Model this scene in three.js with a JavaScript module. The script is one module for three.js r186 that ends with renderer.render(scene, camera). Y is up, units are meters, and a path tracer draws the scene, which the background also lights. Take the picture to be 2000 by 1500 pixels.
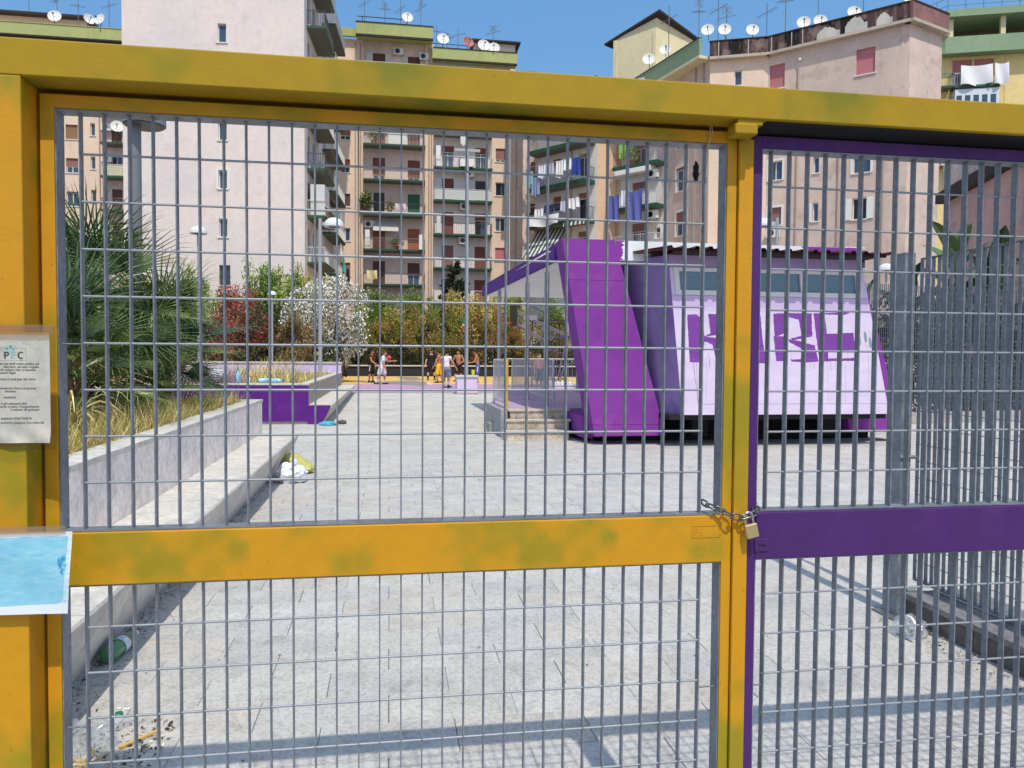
import * as THREE from 'three';
import { mergeGeometries, toCreasedNormals } from 'three/addons/utils/BufferGeometryUtils.js';
import { RoundedBoxGeometry } from 'three/addons/geometries/RoundedBoxGeometry.js';

// ---------- camera, sky, sun, exposure ----------
const scene = new THREE.Scene();
const D2R = Math.PI / 180;
const camera = new THREE.PerspectiveCamera(53.13, 4 / 3, 0.05, 4000);
camera.position.set(0, 1.6, 0);
camera.rotation.set(-2.04 * D2R, -9.1 * D2R, 0.39 * D2R, 'YXZ');
const renderer = new THREE.WebGLRenderer();
renderer.setSize(1024, 768);
renderer.toneMapping = THREE.LinearToneMapping;
renderer.toneMappingExposure = 1.0;
renderer.shadowMap.enabled = true;
renderer.shadowMap.type = THREE.PCFSoftShadowMap;

{ // clear noon sky: deep blue overhead, paler towards the horizon
  const W = 256, H = 128, d = new Float32Array(W * H * 4);
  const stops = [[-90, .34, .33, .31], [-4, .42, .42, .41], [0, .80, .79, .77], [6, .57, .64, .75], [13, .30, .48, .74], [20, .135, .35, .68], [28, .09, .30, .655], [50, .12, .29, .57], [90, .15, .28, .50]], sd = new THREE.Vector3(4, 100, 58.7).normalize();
  for (let j = 0; j < H; j++) {
    const e = (j + .5) / H * 180 - 90;
    let k = 0; while (k < stops.length - 2 && stops[k + 1][0] < e) k++;
    const a = stops[k], b = stops[k + 1], t = Math.min(1, Math.max(0, (e - a[0]) / (b[0] - a[0])));
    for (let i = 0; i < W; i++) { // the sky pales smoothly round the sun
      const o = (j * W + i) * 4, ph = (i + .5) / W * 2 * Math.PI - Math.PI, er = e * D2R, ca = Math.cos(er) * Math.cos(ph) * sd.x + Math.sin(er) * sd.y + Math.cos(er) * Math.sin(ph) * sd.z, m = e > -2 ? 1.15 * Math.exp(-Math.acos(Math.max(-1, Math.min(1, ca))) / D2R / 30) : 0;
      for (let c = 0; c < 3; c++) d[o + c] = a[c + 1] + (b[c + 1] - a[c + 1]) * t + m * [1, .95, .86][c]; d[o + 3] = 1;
    }
  }
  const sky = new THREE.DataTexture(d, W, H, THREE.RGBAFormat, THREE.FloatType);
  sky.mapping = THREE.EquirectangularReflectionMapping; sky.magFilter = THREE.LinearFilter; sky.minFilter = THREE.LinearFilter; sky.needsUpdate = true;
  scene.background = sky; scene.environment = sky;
}
const sun = new THREE.DirectionalLight(new THREE.Color().setRGB(1, .925, .80), 3.3);
sun.position.set(4, 100, 58.7); sun.target.position.set(0, 0, 0);
sun.castShadow = true; sun.shadow.mapSize.set(4096, 4096); sun.shadow.radius = 1;
Object.assign(sun.shadow.camera, { left: -80, right: 80, top: 90, bottom: -60, near: 1, far: 400 });
scene.add(sun, sun.target);

// ---------- helpers ----------
let _seed = 7;
const rnd = () => { _seed = (_seed * 1664525 + 1013904223) >>> 0; return _seed / 4294967296; };
const rr = (a, b) => a + (b - a) * rnd();
const reseed = s => { _seed = s >>> 0; };
const hsh = (x, y, s) => { let h = Math.imul(x, 374761393) ^ Math.imul(y, 668265263) ^ Math.imul(s, 2246822519); h = Math.imul(h ^ (h >>> 13), 1274126177); return ((h ^ (h >>> 16)) >>> 0) / 4294967296; };
const NT = new Float32Array(262144); for (let i = 0; i < 262144; i++) NT[i] = hsh(i & 511, i >> 9, 91);
function vn(x, y, p, s) { // periodic value noise
  const xi = Math.floor(x), yi = Math.floor(y), fx = x - xi, fy = y - yi, u = fx * fx * (3 - 2 * fx), v = fy * fy * (3 - 2 * fy);
  const X0 = ((xi % p) + p) % p, X1 = X0 + 1 === p ? 0 : X0 + 1, Y0 = ((yi % p) + p) % p, Y1 = Y0 + 1 === p ? 0 : Y0 + 1, o = Math.imul(s, 7919) & 262143, a = NT[(o + X0 + Y0 * 613) & 262143], b = NT[(o + X1 + Y0 * 613) & 262143], c = NT[(o + X0 + Y1 * 613) & 262143], d = NT[(o + X1 + Y1 * 613) & 262143];
  return (a + (b - a) * u) * (1 - v) + (c + (d - c) * u) * v;
}
function fbm(u, v, p, s, oct = 4) { let a = .5, t = 0, n = 0; for (let o = 0; o < oct; o++) { t += a * vn(u * p, v * p, p, s + o * 17); n += a; a *= .5; p *= 2; } return t / n; }
const sm = (a, b, x) => { const t = Math.min(1, Math.max(0, (x - a) / (b - a))); return t * t * (3 - 2 * t); };
const mix3 = (a, b, t) => [a[0] + (b[0] - a[0]) * t, a[1] + (b[1] - a[1]) * t, a[2] + (b[2] - a[2]) * t];
function dtex(n, metres, fn, colour = true) { // n x n texture that repeats every `metres`
  const d = new Uint8Array(n * n * 4);
  for (let j = 0; j < n; j++) for (let i = 0; i < n; i++) { const c = fn((i + .5) / n, (j + .5) / n, i, j), o = (j * n + i) * 4; for (let q = 0; q < 3; q++) d[o + q] = Math.max(0, Math.min(255, c[q])); d[o + 3] = 255; }
  const t = new THREE.DataTexture(d, n, n); t.wrapS = t.wrapT = THREE.RepeatWrapping; t.magFilter = THREE.LinearFilter; t.minFilter = THREE.LinearMipmapLinearFilter; t.generateMipmaps = true;
  t.repeat.set(1 / metres, 1 / metres); if (colour) t.colorSpace = THREE.SRGBColorSpace; t.needsUpdate = true; return t;
}
const grey = (n, m, fn) => dtex(n, m, (u, v, i, j) => { const g = Math.max(0, Math.min(255, fn(u, v, i, j) * 255)); return [g, g, g]; }, false);
const S = (r, g, b) => new THREE.Color().setRGB(r / 255, g / 255, b / 255, THREE.SRGBColorSpace);
function M(c, rough = .8, o = {}) { return new THREE.MeshStandardMaterial({ color: Array.isArray(c) ? S(...c) : c, roughness: rough, side: THREE.DoubleSide, ...o }); }
// texture coordinates in metres from position and facing
function triUV(g) {
  if (g.index) g = g.toNonIndexed();
  const p = g.attributes.position, uv = new Float32Array(p.count * 2), a = new THREE.Vector3(), b = new THREE.Vector3(), c = new THREE.Vector3();
  for (let i = 0; i < p.count; i += 3) {
    a.fromBufferAttribute(p, i); b.fromBufferAttribute(p, i + 1); c.fromBufferAttribute(p, i + 2);
    const n = b.clone().sub(a).cross(c.clone().sub(a)), x = Math.abs(n.x), y = Math.abs(n.y), z = Math.abs(n.z);
    [a, b, c].forEach((q, k) => { const o = (i + k) * 2; if (y >= x && y >= z) { uv[o] = q.x; uv[o + 1] = q.z; } else if (x >= z) { uv[o] = q.z; uv[o + 1] = q.y; } else { uv[o] = q.x; uv[o + 1] = q.y; } });
  }
  g.setAttribute('uv', new THREE.BufferAttribute(uv, 2)); return g;
}
const bx = (x0, x1, y0, y1, z0, z1) => { const g = new THREE.BoxGeometry(Math.abs(x1 - x0), Math.abs(y1 - y0), Math.abs(z1 - z0)); g.translate((x0 + x1) / 2, (y0 + y1) / 2, (z0 + z1) / 2); return triUV(g); };
const rbx = (x0, x1, y0, y1, z0, z1, r = .004) => { const g = new RoundedBoxGeometry(Math.abs(x1 - x0), Math.abs(y1 - y0), Math.abs(z1 - z0), 2, r); g.translate((x0 + x1) / 2, (y0 + y1) / 2, (z0 + z1) / 2); return triUV(g); };
const V = (x, y, z) => new THREE.Vector3(x, y, z);
function tube(a, b, r, seg = 8, r2 = r) { // straight rod between two points
  const d = V(...b).sub(V(...a)), L = d.length(), g = new THREE.CylinderGeometry(r2, r, L, seg, 1);
  g.applyQuaternion(new THREE.Quaternion().setFromUnitVectors(V(0, 1, 0), d.normalize())); g.translate((a[0] + b[0]) / 2, (a[1] + b[1]) / 2, (a[2] + b[2]) / 2); return g.toNonIndexed();
}
function path(pts, r, seg = 32, rad = 6) { return new THREE.TubeGeometry(new THREE.CatmullRomCurve3(pts.map(p => V(...p))), seg, r, rad).toNonIndexed(); }
function prism(pts, z0, z1) { // polygon in x,y pushed from z0 to z1
  const g = new THREE.ExtrudeGeometry(new THREE.Shape(pts.map(p => new THREE.Vector2(...p))), { depth: Math.abs(z1 - z0), bevelEnabled: false }); g.translate(0, 0, Math.min(z0, z1)); return triUV(g);
}
function quads(list) { // list of [a,b,c,d] corner points
  const p = []; for (const [a, b, c, d] of list) p.push(...a, ...b, ...c, ...a, ...c, ...d);
  const g = new THREE.BufferGeometry(); g.setAttribute('position', new THREE.Float32BufferAttribute(p, 3)); g.computeVertexNormals(); return triUV(g);
}
const mg = a => { a = a.map(g => { g = g.index ? g.toNonIndexed() : g; for (const k of Object.keys(g.attributes)) if (!['position', 'normal', 'uv', 'color'].includes(k)) g.deleteAttribute(k); if (!g.attributes.uv) g = triUV(g); return g; }); return a.length === 1 ? a[0] : mergeGeometries(a); };
const names = {};
function nm(n) { const k = names[n] = (names[n] ?? -1) + 1; return k ? n + '_' + String(k).padStart(3, '0') : n; }
function reg(o, name, label, category, group, kind) {
  o.name = nm(name); if (label) o.userData.label = label; if (category) o.userData.category = category; if (group) o.userData.group = group; if (kind) o.userData.kind = kind; scene.add(o); return o;
}
function shade(o) { o.traverse(m => { if (m.isMesh) { m.castShadow = true; m.receiveShadow = true; } }); return o; }
function thing(name, label, category, pos = [0, 0, 0], turn = 0, group) { const o = new THREE.Group(); o.position.set(...pos); o.rotation.y = turn; return reg(o, name, label, category, group); }
function solo(name, geo, mat, label, category, group) { return reg(new THREE.Mesh(Array.isArray(geo) ? mg(geo) : geo, mat), name, label, category, group); }
function setting(name, geo, mat) { return reg(new THREE.Mesh(Array.isArray(geo) ? mg(geo) : geo, mat), name, null, null, null, 'structure'); }
function part(name, geo, mat, parent, label) { const m = new THREE.Mesh(Array.isArray(geo) ? mg(geo) : geo, mat); m.name = name; if (label) m.userData.label = label; parent.add(m); return m; }
function sub(name, parent, pos = [0, 0, 0], turn = 0, label) { const o = new THREE.Group(); o.name = name; o.position.set(...pos); o.rotation.y = turn; if (label) o.userData.label = label; parent.add(o); return o; }
function copyOf(o, pos, turn, label, name) { const c = o.clone(); c.name = nm(name || o.name.replace(/_\d{3}$/, '')); c.userData = { ...o.userData, label }; c.position.set(...pos); c.rotation.y = turn; scene.add(c); return c; }

// ---------- shared materials ----------
function paint(base, worn, light, s, metres = 1.1, amt = .5, rough = .42) { // brushed paint with a second tone showing through
  const t = dtex(512, metres, (u, v) => {
    const a = fbm(u, v, 4, s), b = fbm(u, v, 9, s + 5), st = fbm(u * 1, v * 1, 34, s + 9, 3), k = sm(.44, .66, a * .65 + b * .35) * amt + (st - .5) * .10;
    let c = mix3(base, worn, Math.max(0, k)); c = mix3(c, light, sm(.62, .8, fbm(u, v, 6, s + 31)) * .35);
    const sp = fbm(u, v, 64, s + 77, 2); if (sp > .90) c = mix3(c, [70, 60, 30], .18); return c.map(x => x + (st - .5) * 8);
  });
  const b = grey(256, .25, (u, v) => fbm(u, v, 5, s + 3) * .6 + fbm(u * 1, v, 40, s + 8, 2) * .4);
  return new THREE.MeshStandardMaterial({ map: t, roughness: rough + .2, bumpMap: b, bumpScale: .0006, side: THREE.DoubleSide });
}
const yellow = paint([202, 144, 0], [142, 132, 8], [210, 150, 4], 11, .9, .85);
const yellowBeam = paint([166, 134, 0], [122, 120, 16], [174, 132, 0], 23, 1.1, 1, .55);
const purpleGate = paint([72, 24, 104], [62, 26, 94], [86, 44, 118], 31, .9, .5);
const purpleWall = paint([132, 56, 152], [114, 50, 144], [152, 80, 164], 41, 2.6, .6, .7);
const purplePlanter = paint([90, 28, 126], [78, 26, 116], [108, 52, 144], 43, 2.2, .5, .75);
const lilacWall = paint([214, 194, 226], [198, 180, 214], [226, 212, 234], 47, 2.4, .5, .75);
const galv = (() => {
  const t = dtex(256, .3, (u, v) => { const a = fbm(u, v, 24, 3, 2), b = fbm(u, v, 4, 9), g = 128 + (a - .5) * 34 + (b - .5) * 46; return [g * .95, g * 1.0, g * 1.07]; });
  return new THREE.MeshStandardMaterial({ map: t, roughness: .5, metalness: .2, side: THREE.DoubleSide });
})();
const galvRod = M([150, 156, 164], .45, { metalness: .2 });
const galvDark = M([112, 116, 122], .5, { metalness: .3 });
const steelPole = M([172, 175, 178], .45, { metalness: .25 });
const darkSteel = M([40, 42, 44], .5, { metalness: .3 });
function stone(base, s, metres = 1.6, contrast = 1, rough = .85) {
  const t = dtex(512, metres, (u, v) => { const a = fbm(u, v, 4, s), b = fbm(u, v * 1, 60, s + 2, 2), c = fbm(u, v, 14, s + 4), vein = fbm(u, v * 1, 22, s + 9, 3); let k = 1 + ((a - .5) * .22 + (b - .5) * .20 + (c - .5) * .14) * contrast; if (vein > .68) k -= .07 * contrast; return base.map((x, i) => Math.min(255, x * k * (1 + (a - .5) * [.03, 0, -.04][i]))); });
  const b = grey(256, .4, (u, v) => fbm(u, v, 40, s + 21, 2));
  return new THREE.MeshStandardMaterial({ map: t, roughness: rough, bumpMap: b, bumpScale: .0015, side: THREE.DoubleSide });
}
const benchStone = stone([204, 199, 191], 51, 1.7, .8), benchWall = stone([238, 227, 219], 57, 1.9, .9), stepStone = stone([190, 180, 164], 61, 1.1, 1.6), plainConcrete = stone([168, 166, 162], 67, 3.1, .7);
const whitePaint = M([226, 226, 222], .5), blackGap = M([12, 12, 12], .9), white = M([235, 235, 235], .6);
// ---------- ground ----------
const gy = z => .12 * Math.min(1, Math.max(0, (-z - 20) / 11));   // the plaza rises a little towards the court
{
  const far = stone([128, 122, 112], 71, 6, 1); setting('ground', [quads([[[-400, -.06, 60], [400, -.06, 60], [400, -.06, -700], [-400, -.06, -700]]])], far);
  const zs = [-14.5, -20, -22.5, -25, -27.5, -31, -60], q = [];
  for (let i = 0; i < zs.length - 1; i++) q.push([[-3.2, gy(zs[i]), zs[i]], [24, gy(zs[i]), zs[i]], [24, gy(zs[i + 1]), zs[i + 1]], [-3.2, gy(zs[i + 1]), zs[i + 1]]]);
  setting('plaza', [quads(q)], stone([190, 187, 181], 73, 4.3, .7));
  // slab paving: running bond, 574 x 288 mm
  const base = reg(new THREE.Group(), 'pavement', null, null, null, 'structure');
  part('paving_bed', [bx(-2.2, 14, -.05, -.007, -14.6, .6)], M([84, 80, 74], .95), base);
  const tones = [[186, 184, 179], [183, 181, 177], [188, 185, 179], [180, 179, 176], [187, 182, 175], [190, 188, 184]];
  const mats = tones.map((t, i) => { // grey sawn stone with fine dark speckle and worn patches
    const tx = dtex(512, .9, (u, v) => { const f = hsh(Math.floor(u * 512), Math.floor(v * 512), i + 3), a = fbm(u, v, 5, i * 7 + 90), b = fbm(u, v, 70, i + 5, 2), st = fbm(u, v, 13, i + 44); let k = 1 + (a - .5) * .13 + (b - .5) * .26 + (f - .5) * .16; k -= sm(.58, .78, st) * .06; if (b > .72) k -= .07; return t.map(x => Math.min(255, x * k)); });
    const bm = grey(256, .3, (u, v) => fbm(u, v, 60, i + 9, 2)); return new THREE.MeshStandardMaterial({ map: tx, roughness: .82, bumpMap: bm, bumpScale: .0008 });
  });
  const PW = .574, PD = .288, c = .0022, w = PW / 2 - .0012, d = PD / 2 - .0014;
  const geo = (() => { // chamfered slab, top and four bevels
    const A = [[-w, -c, -d], [w, -c, -d], [w, -c, d], [-w, -c, d]], T = [[-w + c, 0, -d + c], [w - c, 0, -d + c], [w - c, 0, d - c], [-w + c, 0, d - c]], B = A.map(p => [p[0], -.02, p[2]]);
    const l = [[T[3], T[2], T[1], T[0]]]; for (let i = 0; i < 4; i++) { const j = (i + 1) % 4; l.push([A[i], T[i], T[j], A[j]].reverse(), [B[i], A[i], A[j], B[j]].reverse()); } return quads(l);
  })();
  const variants = []; for (let i = 0; i < 6; i++) { const g = geo.clone(), uv = g.attributes.uv; for (let k = 0; k < uv.count; k++) uv.setXY(k, uv.getX(k) + i * .37, uv.getY(k) + i * .23); variants.push(g); }
  const cells = [];
  for (let r = -12; r < 41; r++) { const z = -3.34 - PD * (r + .5), off = (r & 1) ? 0 : PW / 2; for (let k = -5; k < 25; k++) { const x = off + k * PW; if (x < -1.95 || x > 13.5) continue; if (z < -13 && x > 13) continue; cells.push([x + rr(-.001, .001), z, Math.hypot(x - .4, z) + (Math.abs(x / -z) > 1.05 ? 30 : 0) + (z > -2.3 ? 40 : 0)]); } }
  cells.sort((a, b) => a[2] - b[2]);
  const rest = [];
  cells.forEach(([x, z, dist], i) => {
    const y = rr(-.0016, .0012), v = Math.floor(rr(0, 6)), t = Math.floor(rr(0, 6)), rx = rr(-.0022, .0022), rz = rr(-.0015, .0015);
    if (i < 300) { const m = part('paver', variants[v], mats[t], base); m.position.set(x, y, z); m.rotation.set(rx, rnd() < .5 ? Math.PI : 0, rz); }
    else { const g = variants[v].clone(); g.rotateX(rx); g.translate(x, y, z); (rest[t] ||= []).push(g); }
  });
  rest.forEach((l, i) => { const m = part('paver_field', l, mats[i], base); m.userData.kind = 'stuff'; });
  // painted court
  const cw = (pts, y = 0) => quads([pts.map(([x, z]) => [x, .12 + y, z])]);
  const court = M([150, 146, 146], .85), yl = stone([220, 184, 110], 81, 5, .6), pl = stone([182, 146, 180], 83, 5, .6), gr = stone([140, 134, 138], 85, 5, .6);
  const C = reg(new THREE.Group(), 'court', null, null, null, 'structure');
  part('surface', [cw([[-3.2, -31.2], [24, -31.2], [24, -56.5], [-3.2, -56.5]], .004)], court, C);
  part('yellow_field', [cw([[-3.1, -40.3], [13, -40.3], [13, -55.8], [-3.1, -55.8]], .008)], yl, C);
  part('lilac_field', [cw([[-2.0, -31.5], [8.6, -31.5], [8.6, -40.2], [-3.0, -40.2]], .008)], pl, C);
  part('grey_field', [cw([[.55, -54], [1.9, -54], [2.0, -47], [1.0, -47]], .012), cw([[-1.8, -43.5], [1.5, -46], [2.1, -43], [1.7, -37.2], [.9, -37.2], [.9, -41.2]], .012)], gr, C);
  part('court_line', [cw([[.15, -39.9], [.3, -39.9], [3.4, -35.6], [3.25, -35.6]], .016), cw([[2.0, -42], [2.12, -42], [2.2, -39.6], [2.05, -39.6]], .016), cw([[3.4, -35.5], [8, -35.5], [8, -35.6], [3.4, -35.6]], .016)], M([222, 214, 220], .8), C);
}
// ---------- stone planters with benches along the left ----------
const soil = stone([96, 80, 58], 91, 2.2, 1.6);
function planter(name, label, z0, z1, wallMat, endMat, joints) {
  const t = thing(name, label, 'planter');
  const seat = [[-1.52, 0], [-1.318, .415], [-1.312, .432], [-1.32, .447], [-1.34, .45], [-1.84, .45], [-1.84, 0]];
  for (let i = 0; i < joints.length - 1; i++) part('bench_slab', [prism(seat, joints[i] - .003, joints[i + 1] + .003)], i % 2 ? benchStone : benchStone, t);
  part('back_wall', [bx(-2.02, -1.842, .0, .905, z0, z1)], wallMat, t);
  for (let i = 0; i < joints.length - 1; i++) part('coping', [rbx(-2.045, -1.828, .906, .95, joints[i] - .003, joints[i + 1] + .003, .006)], benchStone, t);
  part('soil', [bx(-9, -2.021, .3, .80, z0 - .22, z1 + .22)], soil, t);
  part('end_wall', [bx(-9, -2.021, 0, .905, z1 + .2, z1)], wallMat, t); part('end_coping', [rbx(-9, -2.046, .906, .949, z1 + .2, z1 - .012, .006)], benchStone, t);
  part('side_wall', [bx(-9.2, -9.001, 0, .9, z0, z1)], wallMat, t);
  if (endMat) { // painted face towards the gate, with its bare footing strip
    part('painted_face', [prism([[-9, .07], [-1.86, .07], [-1.86, .012], [-1.54, .012], [-1.345, .405], [-1.345, .44], [-1.84, .44], [-1.84, .90], [-9, .90]], z0 + .034, z0 + .002)], endMat, t);
    part('front_wall', [bx(-9, -2.021, 0, .905, z0 - .2, z0 - .002)], wallMat, t); part('front_coping', [rbx(-9, -2.046, .906, .95, z0 + .045, z0 - .2, .006)], benchStone, t);
  }
  return t;
}
planter('planter_bench', 'long pale stone planter wall with built-in bench just inside the gate', -2.3, -11.7, benchWall, null, [-2.3, -3.6, -5.25, -6.9, -8.5, -10.1, -11.7]);
planter('planter_bench', 'stone planter with purple painted end and bench beyond the first bench', -18.3, -31, stone([168, 160, 152], 59, 2, 1), purplePlanter, [-18.3, -20.4, -22.5, -24.6, -26.7, -28.8, -31]);
{
  const t = thing('lilac_wall', 'low lilac painted wall with grey coping behind the dry grass planter', 'wall');
  part('wall', [bx(-22, -2.1, .05, 1.24, -35.1, -34.8)], lilacWall, t); part('coping', [rbx(-22, -2.06, 1.241, 1.31, -35.14, -34.75, .01)], benchStone, t);
  const b = thing('court_wall', 'long low black wall with pale coping at the back of the court', 'wall');
  part('wall', [bx(-3.2, 26, .05, .84, -56.6, -56.2)], M([38, 40, 42], .8), b); part('coping', [rbx(-3.2, 26, .841, .93, -56.7, -56.1, .01)], benchStone, b);
}
// ---------- the gate ----------
const GZ = -1.87, BARP = .0515, RODP = .107;
{
  const f = thing('gate_frame', 'thick yellow steel gate frame with long top beam and left post', 'gate frame');
  part('top_beam', [rbx(-1.06, 3.4, 2.191, 2.2705, -1.80, -1.93, .004)], yellowBeam, f);
  part('post', [rbx(-1.06, -.775, 0, 2.191, -1.80, -1.93, .004)], yellow, f);
  part('post', [rbx(3.2, 3.4, 0, 2.191, -1.80, -1.93, .004)], yellow, f);
  part('centre_post', [rbx(.8825, .922, .04, 2.16, -1.862, -1.905, .003)], yellow, f);
  part('dark_gap_strip', [bx(-.774, 3.199, 2.172, 2.1905, -1.921, -1.928)], darkSteel, f);  // added dark strip, puts the shade of the gap under the beam into colour
  part('underside_plate', [bx(.93, 3.199, 2.1885, 2.1905, -1.812, -1.92)], darkSteel, f);
  part('guide_bracket', [rbx(.842, .902, 2.153, 2.18, -1.802, -1.85, .005), bx(.85, .915, 2.178, 2.191, -1.806, -1.86)], yellowBeam, f);
}
function leaf(name, label, mat, x0, x1, bar0, barN, barDir, y) {
  const t = thing(name, label, 'gate'), z0 = GZ, z1 = GZ - .045, s = .0405;
  const sl = mat === yellow ? [x0 + .03, x1 - .027] : [x0 + .0255, x1 - .03];
  part('stile', [rbx(x0, sl[0], .05, y.top, z0, z1, .003)], mat, t); part('stile', [rbx(sl[1], x1, .05, y.top, z0, z1, .003)], mat, t);
  part('top_rail', [bx(sl[0], sl[1], y.top - .030, y.top - .001, z0 - .001, z1)], mat, t);
  part('mid_rail', [rbx(sl[0] - .002, sl[1] + .002, y.r0, y.r1, z0 + .0025, z1, .003)], mat, t);
  part('bottom_rail', [bx(sl[0], sl[1], .052, .13, z0 - .001, z1)], mat, t);
  const yt = y.top - .031; // galvanised lining round both openings
  for (const [a, b] of [[.131, y.r0 - .001], [y.r1 + .001, yt]]) part('lining', [bx(sl[0] + .0005, sl[0] + .003, a, b, z0 - .004, z1 - .003), bx(sl[1] - .003, sl[1] - .0005, a, b, z0 - .004, z1 - .003), bx(sl[0] + .003, sl[1] - .003, a, a + .003, z0 - .005, z1 - .003), bx(sl[0] + .003, sl[1] - .003, b - .003, b, z0 - .005, z1 - .003)], galv, t);
  const bg = [bx(-.0016, .0016, y.r1 + .004, yt - .003, -.011, .0085), bx(-.0016, .0016, .134, y.r0 - .004, -.011, .0085)];
  const px = []; for (let i = 0; i < barN; i++) { const x = bar0 + i * BARP * barDir; px.push(x); for (let k = 0; k < 2; k++) { const m = part('bar', bg[k], galv, t); m.position.set(x + rr(-.0008, .0008), 0, GZ - .0235 + rr(-.0006, .0006)); m.rotation.z = rr(-.0007, .0007); } }
  const a = Math.min(...px), b = Math.max(...px), rg = tube([a - .003, 0, 0], [b + .003, 0, 0], .0029, 7);
  for (let k = 0; k < 8; k++) part('rod', rg, galvRod, t).position.set(0, y.rod0 - RODP * k, GZ - .021);
  for (let k = 0; k < 8; k++) part('rod', rg, galvRod, t).position.set(0, y.rod1 - RODP * k, GZ - .021);
  const _0 = 0; for (const yy of [y.rod0 - .43, y.rod0 - .02 - 1.3]) { part('fixing_bolt', [tube([sl[0], yy, GZ - .024], [a, yy, GZ - .024], .0022, 6)], galv, t); part('fixing_bolt', [tube([sl[1], yy, GZ - .024], [b, yy, GZ - .024], .0022, 6)], galv, t); }
  return t;
}
const yLeaf = leaf('yellow_gate_leaf', 'yellow framed gate leaf with galvanised grating, left of the padlock', yellow, -.768, .8805, -.691, 30, 1, { top: 2.178, r0: 1.07, r1: 1.192, rod0: 2.052, rod1: .966 });
const pLeaf = leaf('purple_gate_leaf', 'dark purple framed gate leaf with galvanised grating, right of the padlock', purpleGate, .9235, 3.19, .985, 42, 1, { top: 2.172, r0: 1.074, r1: 1.197, rod0: 2.048, rod1: .974 });
{ // raised maker's plate on the yellow rail, lock escutcheon on the purple one
  const g = [], X0 = .772, X1 = .85, Y0 = 1.136, Y1 = 1.168, z = GZ + .0026;
  g.push(bx(X0, X1, Y1 - .002, Y1, z, z + .0012), bx(X0, X1, Y0, Y0 + .002, z, z + .0012), bx(X0, X0 + .002, Y0 + .002, Y1 - .002, z, z + .0012), bx(X1 - .002, X1, Y0 + .002, Y1 - .002, z, z + .0012));
  const st = (x0, x1, y0, y1) => g.push(bx(x0, x1, y0, y1, z, z + .0012));
  st(.778, .781, 1.143, 1.161); st(.7811, .787, 1.158, 1.161); st(.7811, .787, 1.151, 1.154); st(.787, .7895, 1.1515, 1.1605); st(.796, .799, 1.143, 1.161);
  part('maker_plate', g, yellow, yLeaf, 'raised plate with the letters PI on the yellow rail');
  part('lock_plate', [rbx(.944, .986, 1.094, 1.128, GZ - .002, GZ + .0055, .002)], purpleGate, pLeaf); part('key_slot', [bx(.956, .974, 1.1095, 1.1125, GZ + .0056, GZ + .0062)], blackGap, pLeaf);
}
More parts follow.
